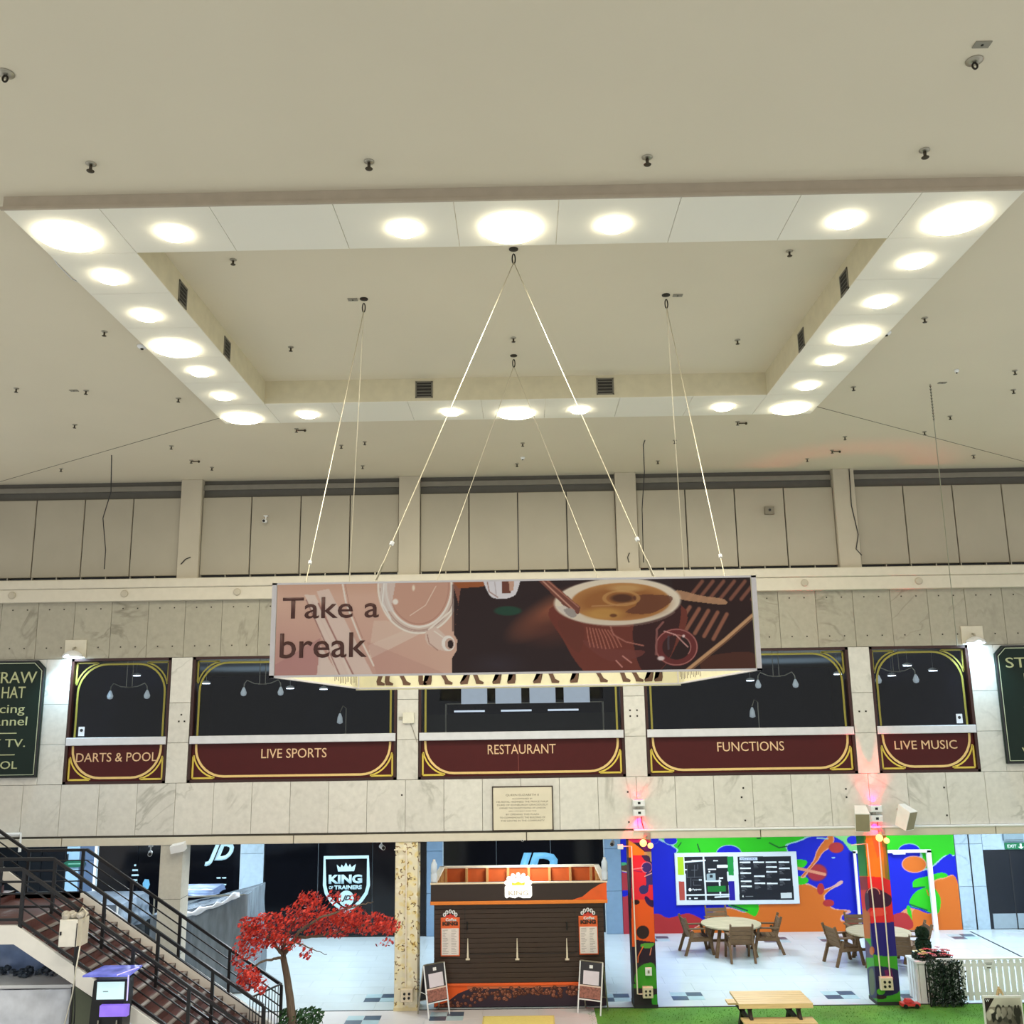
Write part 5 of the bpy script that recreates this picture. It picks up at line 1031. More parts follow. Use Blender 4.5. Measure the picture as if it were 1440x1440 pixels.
cr_.tube([(-8.6 + k * .1, 23.92 + rr.uniform(-.02, .04), 1.70 + .0015 * k * k + rr.uniform(-.02, .03)) for k in range(19)], [rr.uniform(.03, .09) for k in range(19)], 8)
build(cr_, 'gathered_sheet', M_pw, t, smooth=True)
drape(t, -8.95, -7.75, 24.9, 25.8, 1.98, 2.12, M_pb2, .04, n=8, name='canopy_sheet', seed=6)
t = top('covered_stall', 'low stall under crumpled clear plastic behind the upper stairs', 'stall', (-11, 24.6, 0))
drape(t, -13.2, -9.7, 24.2, 25.8, .02, 1.25, M_dark, .05, seed=3, name='dark_skirt'); drape(t, -13.25, -9.65, 24.1, 25.9, 1.3, 1.95, mat('dull_plastic_sheet', (120, 132, 146), .3, var=.35, scale=3, bump=.6), .09, seed=4)
f_ = MB(); [f_.tube([(x, y, 0), (x, y, 2.0)], .025, 6) for x in (-12.3, -10.6, -9.7) for y in (24.0,)]; build(f_, 'frame_poles', M_white, t)
t = top('covered_stall', 'stall wrapped in bluish clear plastic under the stairs at the left edge', 'stall', (-9.7, 19.6, 0))
TZ = atY(60, 1385, 19.2)[2]
build(MB().box(-12.2, -8.5, 19.2, 20.2, TZ - .06, TZ), 'table_top', M_white, t)
drape(t, -12.25, -8.46, 19.15, 20.25, .02, TZ - .07, M_pw, .10, seed=5, n=20); drape(t, -12.2, -9.0, 20.25, 21.1, .9, 2.02, M_pb2, .09, seed=8, n=20, name='blue_sheet')
build(MB().tube([(-8.42, 19.1, 0), (-8.42, 19.1, TZ)], .03, 8), 'pole', M_white, t)
rr = random.Random(12); gb = MB()
for k in range(140): gb.ball((-12.1 + 3.5 * rr.random(), 19.7 + .45 * rr.random(), TZ + .02 + .10 * rr.random()), .03 + .05 * rr.random(), 6, 5, .6)
build(gb, 'goods_under_sheet', mat('dark_goods', (60, 72, 86), .5, var=.4), t, kind='stuff')
t = build(MB().prism([(-8.35, 0), (-8.35, 1.55), (-6.75, .5), (-6.75, 0)], 18.85, 18.9), 'screen_panel', mat('olive_panel', (96, 102, 84), .7)); setp(t, label='olive grey panel closing the space under the stairs', category='panel'); build(MB().box(-8.36, -8.32, 18.83, 18.85, 0, 1.5), 'edge', M_dark, t)
# photo machine
t = top('photo_machine', 'black photo machine with lit pale screen and purple glowing canopy before the stairs', 'photo machine', (-7.35, 18.0, 0))
build(MB().prism([(-7.68, 0), (-7.06, 0), (-7.03, 1.82), (-7.58, 1.82)], 17.95, 18.3), 'machine_body', M_black, t)
def q2(x, y, Y=17.93): p = atY(x, y, Y); return p[0], p[2]
(a0, a1), (b0, b1) = q2(133, 1409), q2(178, 1378); build(MB().bbox(a0, b0, 17.93, 17.96, a1, b1, .01), 'bezel', M_dark, t)
(a0, a1), (b0, b1) = q2(135.5, 1405.5), q2(175.5, 1380.5); build(MB().box(a0, b0, 17.925, 17.93, a1, b1), 'screen', mat('lit_screen', (206, 236, 236), .3, emit=((206, 236, 236), .45)), t); build(MB().box(a0 + .11, a0 + .2, 17.92, 17.925, a1 + .12, a1 + .135), 'screen_text', mat('screen_grey', (150, 170, 180), .4), t)
(a0, a1), (b0, b1) = q2(142, 1428), q2(182, 1412); build(MB().box(a0, b0, 17.85, 17.95, a1, b1), 'purple_panel', mat('purple_glow', (150, 120, 230), .4, emit=((120, 90, 220), .4), var=.3, scale=4), t)
z1_ = q2(150, 1374, 17.75)[1]; zb_ = atY(150, 1360, 18.35)[2]; x0_, x1_ = q2(116, 1374, 17.75)[0], q2(181, 1374, 17.75)[0]; x2_ = atY(147, 1360, 18.35)[0]
build(MB().add([(x0_, 17.75, z1_), (x1_, 17.75, z1_), (x1_, 17.75, z1_ + .03), (x0_, 17.75, z1_ + .03), (x2_, 18.35, zb_), (x1_, 18.35, zb_), (x1_, 18.35, zb_ + .03), (x2_, 18.35, zb_ + .03)], [(0, 1, 2, 3), (3, 2, 6, 7), (0, 4, 5, 1), (0, 3, 7, 4), (1, 5, 6, 2), (4, 7, 6, 5)]), 'canopy', mat('canopy_violet', (110, 116, 200), .2, emit=((60, 76, 220), .22), var=.8, scale=3), t)
build(MB().bar((x1_ - .2, 17.74, z1_ + .03), (x1_, 18.2, zb_ + .03), .015, .015).box(x1_ - .012, x1_ + .004, 17.74, 17.76, z1_ - .38, z1_ + .03), 'light_edge', mat('lit_edge', (200, 190, 255), .3, emit=((180, 170, 255), .7)), t)
for x in (-7.44, -7.12): build(MB().tube([(x, 17.9, 1.2), (x, 17.9, .95)], .012, 6), 'chrome_rod', M_steel, t)

# ================================================================== TIMBER TABLES AND CHAIRS
M_w = wood('weathered_timber', (104, 78, 50), .7, (3, 3, 14)); M_wt = wood('pale_timber', (172, 158, 128), .6, (1, 8, 8), .25); M_pine = wood('fresh_pine', (232, 202, 146), .55, (1, 10, 10), .14)
def chair(x, y, yaw, label):
    t = top('garden_chair', label, 'chair', (x, y, 0), 'timber armchairs around the round tables'); ORG[t.name] = Vector()
    for k in range(4): build(MB().box(-.27, .27, -.24 + k * .125, -.24 + k * .125 + .112, .41, .44), 'seat_slat', M_w, t)
    for k in range(4): z = .50 + k * .107; y0 = .25 + (z - .45) * .28; build(MB().obox((0, y0, z), (.27, 0, 0), (0, .013, -.004), (0, .012, .048)), 'back_slat', M_w, t)
    for s_ in (-1, 1):
        build(MB().bar((s_ * .3, -.34, 0), (s_ * .3, -.20, .64), .05, .07), 'leg', M_w, t); build(MB().bar((s_ * .3, .42, 0), (s_ * .3, .20, .60), .05, .07), 'leg', M_w, t)
        build(MB().obox((s_ * .3, 0, .655), (.045, 0, 0), (0, .33, 0), (0, 0, .015)), 'armrest', M_w, t); build(MB().bar((s_ * .28, .22, .38), (s_ * .28, .40, .93), .04, .06), 'back_post', M_w, t)
        build(MB().bar((s_ * .3, -.3, .38), (s_ * .3, .32, .38), .04, .08), 'side_rail', M_w, t)
    t.rotation_euler.z = yaw; return t
def rtable(x, y, label):
    t = top('round_table', label, 'table', (x, y, 0), 'round timber tables'); ORG[t.name] = Vector(); R_ = .78; n = 11; wd = 2 * R_ / n
    for k in range(n):
        a = -R_ + k * wd + .004; b_ = a + wd - .008; m_ = 8; up = [(a + (b_ - a) * i / m_) for i in range(m_ + 1)]
        f = lambda q: sqrt(max(R_ * R_ - q * q, .003)); P = [(f(q), q) for q in up] + [(-f(q), q) for q in up[::-1]]; N_ = len(P)
        build(MB().add([(px_, py_, .74) for px_, py_ in P] + [(px_, py_, .705) for px_, py_ in P], [tuple(range(N_)), tuple(range(N_, 2 * N_))[::-1]] + [(i, i + N_, (i + 1) % N_ + N_, (i + 1) % N_) for i in range(N_)]), 'top_board', M_wt, t)
    for (a, b_) in ((-1, -1), (1, -1), (1, 1), (-1, 1)): build(MB().bar((a * .52, b_ * .52, 0), (a * .36, b_ * .36, .70), .08, .08), 'leg', M_w, t)
    build(MB().box(-.55, .55, -.04, .04, .62, .70).box(-.04, .04, -.55, .55, .62, .70).box(-.5, .5, -.03, .03, .28, .34), 'cross_frame', M_w, t)
rtable(5.38, 27.2, 'round timber table left of the right pillar, below the map board'); rtable(8.86, 26.05, 'round timber table partly hidden by the right painted pillar')
chair(5.42, 26.47, pi, 'timber armchair at the near side of the table below the map board, seen from behind'); chair(4.48, 27.25, pi / 2 + .12, 'timber armchair at the left side of the table below the map board'); chair(6.28, 27.25, -pi / 2 - .1, 'timber armchair at the right side of the table below the map board'); chair(5.25, 28.15, .05, 'timber armchair at the far side of the table below the map board')
chair(7.95, 26.0, pi / 2 + .25, 'timber armchair left of the pillar-hidden table'); chair(8.75, 27.05, 0, 'timber armchair at the far side of the pillar-hidden table'); chair(9.75, 26.1, -pi / 2 - .1, 'timber armchair right of the pillar-hidden table'); chair(9.0, 25.17, pi - .35, 'timber armchair at the near side of the pillar-hidden table, right of the pillar')
# picnic table
t = top('picnic_table', 'pale pine picnic table with bench on the artificial grass', 'picnic table', (4.75, 20.4, 0))
for k in range(6): build(MB().box(4.03, 5.45, 20.08 + k * .143, 20.08 + k * .143 + .135, .70, .74), 'top_board', M_pine, t)
build(MB().box(4.03, 5.45, 20.05, 20.08, .655, .74), 'front_edge', M_pine, t)
for k in range(2): build(MB().box(4.08, 5.46, 19.83 + k * .2, 19.83 + k * .2 + .19, .42, .455), 'bench_board', M_pine, t); build(MB().box(4.03, 5.40, 21.15 + k * .15, 21.15 + k * .15 + .14, .42, .455), 'bench_board', M_pine, t)
for x in (4.26, 5.2):
    build(MB().bar((x, 19.75, 0), (x, 20.3, .70), .06, .12), 'leg', mat('dark_leg', (46, 34, 26), .7), t); build(MB().bar((x, 21.2, 0), (x, 20.65, .70), .06, .12), 'leg', MC['dark_leg'], t)
    build(MB().box(x - .03, x + .03, 19.5, 21.5, .34, .42), 'bench_beam', MC['dark_leg'], t); build(MB().box(x - .03, x + .03, 20.1, 20.9, .62, .70), 'top_beam', MC['dark_leg'], t)

# ================================================================== FENCE, PLANTER, HEDGE, EASEL
t = top('picket_fence', 'white picket fence along the grass on the right', 'fence', (10, 22.62, 0))
for k in range(24): x = 8.98 + k * .135; build(MB().prism([(x, .05), (x + .1, .05), (x + .1, .84), (x + .05, .88), (x, .84)], 22.60, 22.62), 'picket', M_white, t)
for z in (.14, .72): build(MB().box(8.9, 12.3, 22.62, 22.65, z, z + .07), 'fence_rail', M_white, t)
build(MB().box(8.9, 12.3, 22.58, 22.65, .865, .90), 'cap_rail', M_white, t)
a = atY(1390, 1352, 22.55); pn = build(MB().box(9.9, 10.12, 22.575, 22.579, .68, .88), 'notice', mat('notice_paper', (232, 234, 238), .6), t)
build(MB().box(9.93, 10.08, 22.572, 22.575, .8, .81).box(9.95, 10.07, 22.572, 22.575, .77, .78).box(9.96, 10.04, 22.572, 22.575, .70, .72), 'notice_lines', M_screw, pn)
t = top('flower_planter', 'white slatted planter box with red and cream flowers at the corner of the picket fence', 'planter', (8.85, 22.9, 0))
for k in range(5): build(MB().box(8.5 + k * .16, 8.5 + k * .16 + .12, 22.60, 22.63, 0, .80), 'slat', M_white, t)
for k in range(4): build(MB().box(8.46, 8.49, 22.62 + k * .15, 22.62 + k * .15 + .11, 0, .80), 'slat', M_white, t)
build(MB().box(8.44, 9.34, 22.58, 23.2, .80, .84), 'rim', M_white, t); build(MB().box(8.5, 9.3, 22.64, 23.18, .1, .8), 'liner', M_dark, t)
rr = random.Random(21)
def leaves(t, pts, m, s, name, kind='stuff', quad=True):
    b_ = MB()
    for p in pts:
        n = Vector((rr.gauss(0, 1), rr.gauss(0, 1), rr.gauss(0, 1))).normalized(); u = n.orthogonal().normalized(); v = n.cross(u); q = s * rr.uniform(.6, 1.25); p = Vector(p)
        b_.add([p - u * q, p + v * q * .55, p + u * q, p - v * q * .55], [(0, 1, 2, 3)])
    return build(b_, name, m, t, kind=kind)
leaves(t, [(8.5 + .8 * rr.random(), 22.65 + .5 * rr.random(), .84 + .10 * rr.random()) for _ in range(420)], mat('dark_foliage', (34, 52, 36), .7, var=.3), .05, 'foliage')
for k in range(34):
    x = 8.5 + .8 * rr.random(); y = 22.62 + .5 * rr.random(); z = .9 + .12 * rr.random(); m_ = mat('cream_petal', (236, 214, 130), .6) if x < 8.75 and k % 3 else (mat('red_petal', (196, 44, 50), .6) if k % 3 else mat('pink_petal', (216, 130, 140), .6))
    fl = MB()
    for q in range(5): a = q * 1.257; fl.add([(x, y, z), (x + .05 * cos(a - .5), y + .05 * sin(a - .5), z + .02), (x + .065 * cos(a), y + .065 * sin(a), z + .01), (x + .05 * cos(a + .5), y + .05 * sin(a + .5), z + .02)], [(0, 1, 2, 3)])
    build(fl.ball((x, y, z + .012), .014, 6, 4), 'flower', m_, t)
t = top('topiary_tree', 'potted topiary with two dark green balls behind the flower planter', 'topiary', (8.98, 23.5, 0))
build(MB().lathe((8.98, 23.5, 0), [(.16, 0), (.2, .3), (.22, .32), (.22, .36)], 16), 'pot', M_dark, t, smooth=True); build(MB().tube([(8.98, 23.5, .3), (8.98, 23.5, 1.2)], .02, 6), 'stem', M_w, t)
for (z, r_) in ((atY(1304, 1329, 23.5)[2], .17), (atY(1302, 1312, 23.5)[2], .14)):
    pts = []
    for _ in range(900):
        v = Vector((rr.gauss(0, 1), rr.gauss(0, 1), rr.gauss(0, 1))).normalized() * r_ * rr.uniform(.88, 1.0); pts.append((8.98 + v.x, 23.5 + v.y, z + v.z))
    leaves(t, pts, mat('topiary_green', (28, 58, 34), .7, var=.3), .035, 'foliage_ball')
t = top('hedge_panel', 'dark green artificial hedge panel standing on the grass in front of the planter', 'hedge', (8.95, 22.35, 0))
build(MB().box(8.58, 8.61, 22.34, 22.37, 0, .9).box(9.22, 9.25, 22.34, 22.37, 0, .86).box(8.58, 9.25, 22.34, 22.37, .05, .08), 'frame', M_dark, t)
pts = []
for _ in range(2600):
    x = 8.56 + .74 * rr.random() + (.08 * rr.random() if rr.random() < .3 else 0); z = .03 + .9 * rr.random()
    if (sin(x * 31) * sin(z * 23 + x * 5)) > .62: continue
    pts.append((x, 22.33 + rr.uniform(-.07, .07), z))
leaves(t, pts, mat('hedge_green', (26, 48, 32), .6, var=.35), .034, 'hedge_leaves')
t = top('toy_car', 'small red toy car on the grass beside the right painted pillar', 'toy car', (8.12, 22.3, .012)); ORG[t.name] = Vector()
build(MB().add([(-.2, -.08, .04), (.2, -.08, .04), (.2, .08, .04), (-.2, .08, .04), (-.2, -.08, .1), (.2, -.08, .09), (.2, .08, .09), (-.2, .08, .1), (-.12, -.06, .11), (.09, -.06, .11), (.09, .06, .11), (-.12, .06, .11), (-.08, -.055, .17), (.03, -.055, .17), (.03, .055, .17), (-.08, .055, .17)],
    [(0, 3, 2, 1), (0, 1, 5, 4), (1, 2, 6, 5), (2, 3, 7, 6), (3, 0, 4, 7), (4, 5, 6, 7), (8, 9, 13, 12), (9, 10, 14, 13), (10, 11, 15, 14), (11, 8, 12, 15), (12, 13, 14, 15)]), 'car_body', mat('toy_red', (214, 60, 62), .3), t)
for (x, y) in ((-.12, -.085), (.12, -.085), (-.12, .085), (.12, .085)): build(MB().tube([(x, y - .012, .042), (x, y + .012, .042)], .042, 12), 'wheel', M_black, t)
t = top('photo_easel', 'black and white photograph board on a wooden easel at the bottom right', 'display board', (9.46, 20.9, 0))
build(MB().tube([(9.46, 20.98, .62), (9.46, 21.02, .74)], .02, 6).bar((9.2, 20.98, .0), (9.44, 20.99, .7), .03, .03).bar((9.75, 20.98, .0), (9.48, 20.99, .7), .03, .03).bar((9.46, 21.4, 0), (9.46, 20.99, .72), .03, .03), 'easel_legs', mat('easel_wood', (206, 176, 130), .6), t)
build(MB().bbox(9.07, 9.85, 20.9, 20.93, -.0 + .02, .6, .004), 'board', mat('print_border', (232, 230, 226), .6), t)
c = Canvas(9.1, 9.82, .04, .56, 20.897, 180, 130, px=False); c.fill((150, 140, 128))
nr = np.random.default_rng(8); c.rect(9.1, .4, 9.82, .56, (206, 198, 186)); c.poly([(9.1, .2), (9.3, .3), (9.5, .26), (9.82, .3), (9.82, .04), (9.1, .04)], (120, 112, 100))
for k in range(26):
    x = nr.uniform(9.15, 9.8); z = nr.uniform(.1, .36); g_ = float(nr.choice([34, 60, 200, 228, 90])); c.ell(x, z, nr.uniform(.02, .06), nr.uniform(.03, .09), (g_, g_ * .96, g_ * .9), .9, soft=.3)
for x in (9.36, 9.46, 9.58, 9.70, 9.76): c.ell(x, .40, .022, .028, (60, 54, 50), soft=.3); c.ell(x, .3, .045, .09, (46, 42, 40) if x > 9.6 else (190, 180, 168), soft=.3)
c.ring(9.6, .16, .07, .08, .012, (60, 56, 50)); c.poly([(9.1, .56), (9.3, .56), (9.1, .28)], (44, 32, 30)); c.build('photograph', t)
text('W', 9.12, 9.2, .49, .54, 20.896, M_white, t, .01, depth=.002)

# ================================================================== HANGING BANNER BOX
BX0, BX1, BYF, BYB, BZ0, BZ1 = -2.60, 2.42, 9.9, 15.1, 6.69, 7.66
bn = top('hanging_banner', 'four-sided hanging banner box printed with a coffee cup and the words Take a break', 'banner', (-.09, 12.5, BZ0))
M_bframe = mat('banner_frame', (226, 222, 226), .5)
fr = MB()
for (y0, y1) in ((BYF, BYF + .05), (BYB - .05, BYB)):
    fr.box(BX0, BX1, y0, y1, BZ0, BZ0 + .02).box(BX0, BX1, y0, y1, BZ1 - .02, BZ1).box(BX0, BX0 + .05, y0, y1, BZ0, BZ1).box(BX1 - .05, BX1, y0, y1, BZ0, BZ1)
for (x0, x1) in ((BX0, BX0 + .05), (BX1 - .05, BX1)): fr.box(x0, x1, BYF, BYB, BZ0, BZ0 + .02).box(x0, x1, BYF, BYB, BZ1 - .02, BZ1)
build(fr, 'frame', M_bframe, bn)
M_cream = mat('banner_cream', (240, 234, 200), .7)
build(MB().box(BX0 + .02, BX1 - .02, BYF + .01, BYF + .03, BZ0 + .01, BZ1 - .01), 'front_panel', M_cream, bn)
build(MB().box(BX0 + .01, BX0 + .03, BYF + .05, BYB - .05, BZ0, BZ1), 'side_panel', M_cream, bn); build(MB().box(BX1 - .03, BX1 - .01, BYF + .05, BYB - .05, BZ0, BZ1), 'side_panel', M_cream, bn); build(MB().box(BX0, BX1, BYB - .03, BYB - .01, BZ0 - .02, BZ1), 'rear_panel', M_cream, bn)
c = Canvas(BX0 + .055, BX1 - .06, BZ0 + .012, BZ1 - .004, BYF + .003, 700, 140)
U = lambda P: S(370, 800, 4.114, P); V_ = lambda P: S(720, 800, 4.0, P)
c.fill((226, 186, 168))
g = np.clip((c.A - 388) / 250, 0, 1); c.blend((1 - g) * .55 * np.clip((c.B - 850) / 80, 0, 1), (186, 130, 130)); c.blend(np.clip(1 - (c.B - 815) / 25, 0, 1) * .35, (196, 140, 110))
c.poly(U([(60, 560), (330, 400), (330, 620), (60, 620)]), (184, 130, 132), .5)
c.poly(U([(310, 130), (380, 115), (640, 620), (500, 620)]), (236, 214, 204), .85); c.poly(U([(240, 150), (300, 150), (520, 620), (430, 620)]), (240, 222, 212), .8); c.poly(U([(330, 440), (440, 620), (310, 620)]), (244, 232, 222), .7)
c.line(U([(250, 180), (445, 620)]), 1.6, (170, 120, 112)); c.line(U([(320, 200), (525, 620)]), 2.2, (176, 126, 118)); c.line(U([(285, 190), (490, 620)]), 1.5, (232, 206, 196)); c.line(U([(455, 60), (480, 200), (560, 400), (640, 560)]), 2.4, (246, 232, 222)); c.line(U([(470, 60), (496, 200), (575, 400)]), .9, (190, 140, 128))
c.poly(U([(610, 440), (880, 330), (940, 360), (700, 480), (620, 520)]), (240, 220, 206), .6); c.poly(U([(640, 300), (760, 300), (900, 370), (620, 430)]), (234, 208, 192), .6)
c.poly(U([(600, 420), (1090, 620), (660, 620)]), (200, 150, 140), .35)
# glass ring
cx, cy = U([(900, 100)])[0]
c.ell(cx, cy, 58, 67, (228, 206, 194), soft=.03); c.ell(cx, cy, 46, 58, (212, 166, 148), soft=.03); c.ring(cx, cy, 57, 66, 2.2, (250, 240, 230)); c.ring(cx, cy, 46, 57, 2.6, (250, 240, 232)); c.ring(cx, cy, 51, 62, 1.2, (186, 150, 140)); c.ring(cx, cy, 42, 53, .9, (190, 140, 126)); c.ring(cx, cy, 54, 64, 1.0, (196, 166, 156), a0=1.2, a1=3.1)
c.poly(U([(690, 60), (770, 60), (745, 200), (760, 250), (700, 240), (675, 160)]), (232, 222, 218), .7); c.line(U([(700, 80), (690, 200), (740, 290)]), 1.6, (250, 246, 242)); c.line(U([(1000, 100), (940, 210), (850, 270)]), 1.2, (240, 216, 200)); c.line(U([(960, 350), (1090, 240), (1130, 80)]), 2.6, (250, 238, 228)); c.ell(*U([(765, 190)])[0], 4, 4, (250, 240, 232), soft=.5); c.ell(*U([(870, 110)])[0], 2, 4, (250, 234, 214), soft=.8)
c.blob(U([(940, 370), (1000, 340), (1060, 390), (1100, 410), (1105, 450), (1080, 475), (1010, 465), (950, 430)]), (232, 206, 194)); c.ell(*U([(1070, 430)])[0], 9, 11, (250, 240, 234)); c.ell(*U([(1078, 434)])[0], 6.5, 8, (214, 180, 166)); c.ell(*U([(1084, 436)])[0], 4, 6, (50, 34, 34)); c.ring(*U([(1078, 434)])[0], 7, 9, 1, (250, 244, 238)); c.line(U([(950, 380), (960, 430), (1010, 470)]), 1.2, (180, 132, 120)); c.line(U([(990, 360), (1040, 395)]), 1.4, (250, 240, 230))
# dark half
c.poly([(638, 806), (1100, 806), (1100, 960), (636, 960), (636, 925), (642, 915), (643, 900), (638, 892)], (52, 38, 40)); c.blend(np.clip(1 - np.abs(c.A - 637) / 2, 0, 1) * (c.B > 822) * (c.B < 888), (80, 56, 54), .8)
c.poly(U([(1110, 350), (1150, 60), (1090, 60), (1130, 200)]), (170, 110, 90), .8); c.blob(U([(1100, 40), (1290, 40), (1290, 95), (1150, 110), (1120, 100)]), (168, 96, 58))
c.blend(np.clip(1.3 - 1.3 * np.hypot((c.A - 775) / 70, (c.B - 862 + (c.A - 775) * .5) / 30), 0, 1) * (c.A > 700), (156, 92, 68), .95); c.blend(np.clip(1 - np.hypot((c.A - 770) / 60, (c.B - 885) / 30), 0, 1), (96, 56, 48), .9)
c.blend(np.clip(1 - np.hypot((c.A - 700) / 50, (c.B - 935) / 20), 0, 1), (66, 60, 74), .5)
c.blob([(681, 806), (728, 806), (727, 832), (718, 840), (702, 842), (688, 836)], (236, 232, 240)); c.poly([(705, 806), (722, 806), (718, 834), (706, 834)], (120, 72, 60)); c.poly([(714, 806), (724, 806), (722, 830), (717, 832)], (214, 170, 150)); c.line([(684, 812), (688, 832), (700, 840)], 1.4, (170, 130, 120)); c.line([(695, 812), (698, 838)], 1.2, (200, 190, 196))
c.ell(714, 859, 19, 6.5, (38, 78, 62), .9, soft=.3)
# grille rack behind the cup
c.poly(V_([(900, 60), (1350, 60), (1350, 590), (900, 590)]), (50, 30, 30), .8)
for k in range(7): x = 1000 + k * 60; c.line(V_([(x + 70, 70), (x - 10, 170)]), 5, (150, 96, 78), .85, soft=2)
c.blob(V_([(930, 120), (1060, 150), (1190, 170), (1200, 200), (1080, 190), (930, 165)]), (196, 150, 116), .9)
for k in range(5): x = 1000 + k * 52; c.line(V_([(x, 215 + k * 10), (x - 75, 330 + k * 16)]), 5.5, (164, 106, 84), .9, soft=2)
c.blob(V_([(1080, 500), (1350, 470), (1350, 590), (1100, 590)]), (92, 52, 40), .8)
c.line(V_([(1370, 250), (1200, 400), (940, 610)]), 6.5, (206, 160, 120), soft=1.4); c.line(V_([(1368, 262), (1200, 412), (950, 612)]), 1.6, (120, 80, 60)); c.line(V_([(760, 590), (820, 540)]), 2.4, (170, 130, 120))
# cup
c.blob(V_([(245, 200), (300, 420), (420, 590), (560, 640), (760, 620), (900, 480), (945, 200)]), (120, 60, 50)); c.blob(V_([(700, 280), (940, 180), (900, 470), (780, 600), (700, 500)]), (58, 32, 34), .9); c.blob(V_([(260, 290), (400, 320), (380, 470), (300, 400)]), (110, 58, 48), .7)
c.blob(V_([(400, 400), (560, 450), (740, 460), (700, 500), (560, 520), (450, 460)]), (124, 66, 60), .8)
for k in range(9): x = 420 + k * 17; c.line(V_([(x, 330 + k * 2), (x + 8 + k * 3, 385), (x + 20 + k * 5, 450 - abs(k - 4) * 3)]), 1.5, (196, 124, 106), .8)
c.line(V_([(555, 325), (570, 370), (640, 410), (740, 432)]), 1.8, (176, 112, 100)); c.line(V_([(585, 515), (620, 552)]), 1.6, (216, 150, 140)); c.line(V_([(622, 490), (672, 528)]), 1.6, (216, 150, 140))
c.ell(*V_([(593, 185)])[0], 89, 33, (240, 226, 206), rot=-.03); c.blend((np.hypot((c.A - 868) / 90, (c.B - 846.5) / 35) < 1) * (c.B > 860) * .3, (206, 186, 170))
c.ell(*V_([(612, 185)])[0], 69.5, 26.5, (196, 140, 84), rot=-.02); c.ell(*V_([(620, 190)])[0], 64, 22, (150, 92, 50), .7, soft=.4); c.blob(V_([(690, 150), (880, 150), (890, 190), (780, 250), (640, 245), (700, 200)]), (104, 60, 46), .75); c.ell(*V_([(620, 165)])[0], 16, 6, (82, 50, 38), .9, soft=.5); c.ring(*V_([(615, 165)])[0], 24, 10, 2.4, (206, 156, 96), .7); c.ell(*V_([(640, 110)])[0], 22, 5, (214, 170, 112), .8, soft=.8); c.ell(*V_([(520, 250)])[0], 26, 8, (206, 156, 84), .8, soft=.7); c.ell(*V_([(570, 262)])[0], 5, 2.4, (110, 66, 40), .9, soft=.5); c.line(V_([(450, 210), (560, 205), (680, 190)]), 2, (196, 146, 100), .7)
c.ell(*V_([(930, 440)])[0], 30, 27, (124, 58, 56), .0); c.ring(*V_([(925, 440)])[0], 25, 22, 9, (112, 50, 50)); c.ring(*V_([(925, 440)])[0], 29, 25, 1.2, (196, 130, 124), .9); c.ring(*V_([(925, 440)])[0], 20, 17, 1.2, (206, 140, 134), .8, a0=-1.8, a1=.6); c.line(V_([(810, 480), (815, 340), (850, 300)]), 3, (150, 96, 92), .9); c.line(V_([(855, 350), (920, 370), (990, 440)]), 1.4, (226, 170, 166)); c.ell(*V_([(838, 503)])[0], 5, 3, (230, 210, 210), soft=.5); c.ell(*V_([(965, 378)])[0], 2, 2, (240, 210, 210), soft=.5); c.line(V_([(880, 380), (880, 450)]), 3, (90, 80, 90), .7)
# spoon / spout in the cup
c.poly(V_([(140, 56), (200, 56), (385, 215), (375, 255), (330, 245)]), (128, 76, 66)); c.line(V_([(165, 60), (350, 235)]), 1.8, (214, 160, 140)); c.line(V_([(190, 58), (375, 215)]), 1.4, (190, 130, 110)); c.blob(V_([(240, 200), (275, 240), (330, 275), (360, 262), (300, 210), (260, 212)]), (226, 214, 204)); c.blob(V_([(290, 230), (340, 225), (362, 262), (330, 272)]), (170, 160, 156))
c.build('coffee_print', bn)
a, b_ = (397, 870.5), (533, 838.5); M_let = mat('brown_lettering', (84, 48, 42), .6)
p = atY(*a, BYF); q = atY(*b_, BYF); text('Take a', p[0], q[0], p[2], q[2], BYF + .002, M_let, bn, .006, depth=.004)
p = atY(393, 926, BYF); q = atY(516, 889, BYF); text('break', p[0], q[0], p[2], q[2], BYF + .002, M_let, bn, .006, depth=.004)
# walking legs printed inside the rear panel
M_sil = mat('brown_silhouette', (104, 76, 60), .7)
def leg(x, s_, k):
    z = BZ0 + .05; y = BYB - .035; b_ = MB()
    b_.prism([(x, z), (x + .11 * s_, z - .005), (x + .12 * s_, z + .025), (x + .055 * s_, z + .06), (x + .02 * s_ + k, z + .22), (x + k * 2.6, z + .46), (x - .10 + k * 2.6, z + .46), (x - .05 + k, z + .22), (x - .015 * s_, z + .06)], y, y + .004); build(b_, 'printed_leg', M_sil, bn)
for k, (x, s_, kk_) in enumerate([(-2.25, 1, .09), (-2.12, 1, .05), (-1.85, 1, -.05), (-1.6, 1, .04), (-1.42, -1, .03), (-1.2, 1, -.06), (-.85, -1, .08), (-.72, 1, -.03), (-.35, -1, .06), (-.12, -1, .03), (.28, -1, .07), (.45, 1, -.03), (.85, -1, .05), (1.2, 1, -.06), (1.55, 1, -.02), (1.75, 1, -.05), (2.0, -1, .06), (2.15, -1, .03)]):
    leg(x - .02, s_, kk_)
dr = MB()
for k in range(14): y = 13.2 + k * .13; dr.box(BX0 + .03, BX0 + .034, y, y + .02, BZ0 + .04 + .05 * random.random(), BZ0 + .3); dr.box(BX1 - .034, BX1 - .03, y, y + .02, BZ0 + .05 + .06 * random.random(), BZ0 + .3)
build(dr, 'printed_drips', M_sil, bn, kind='stuff')
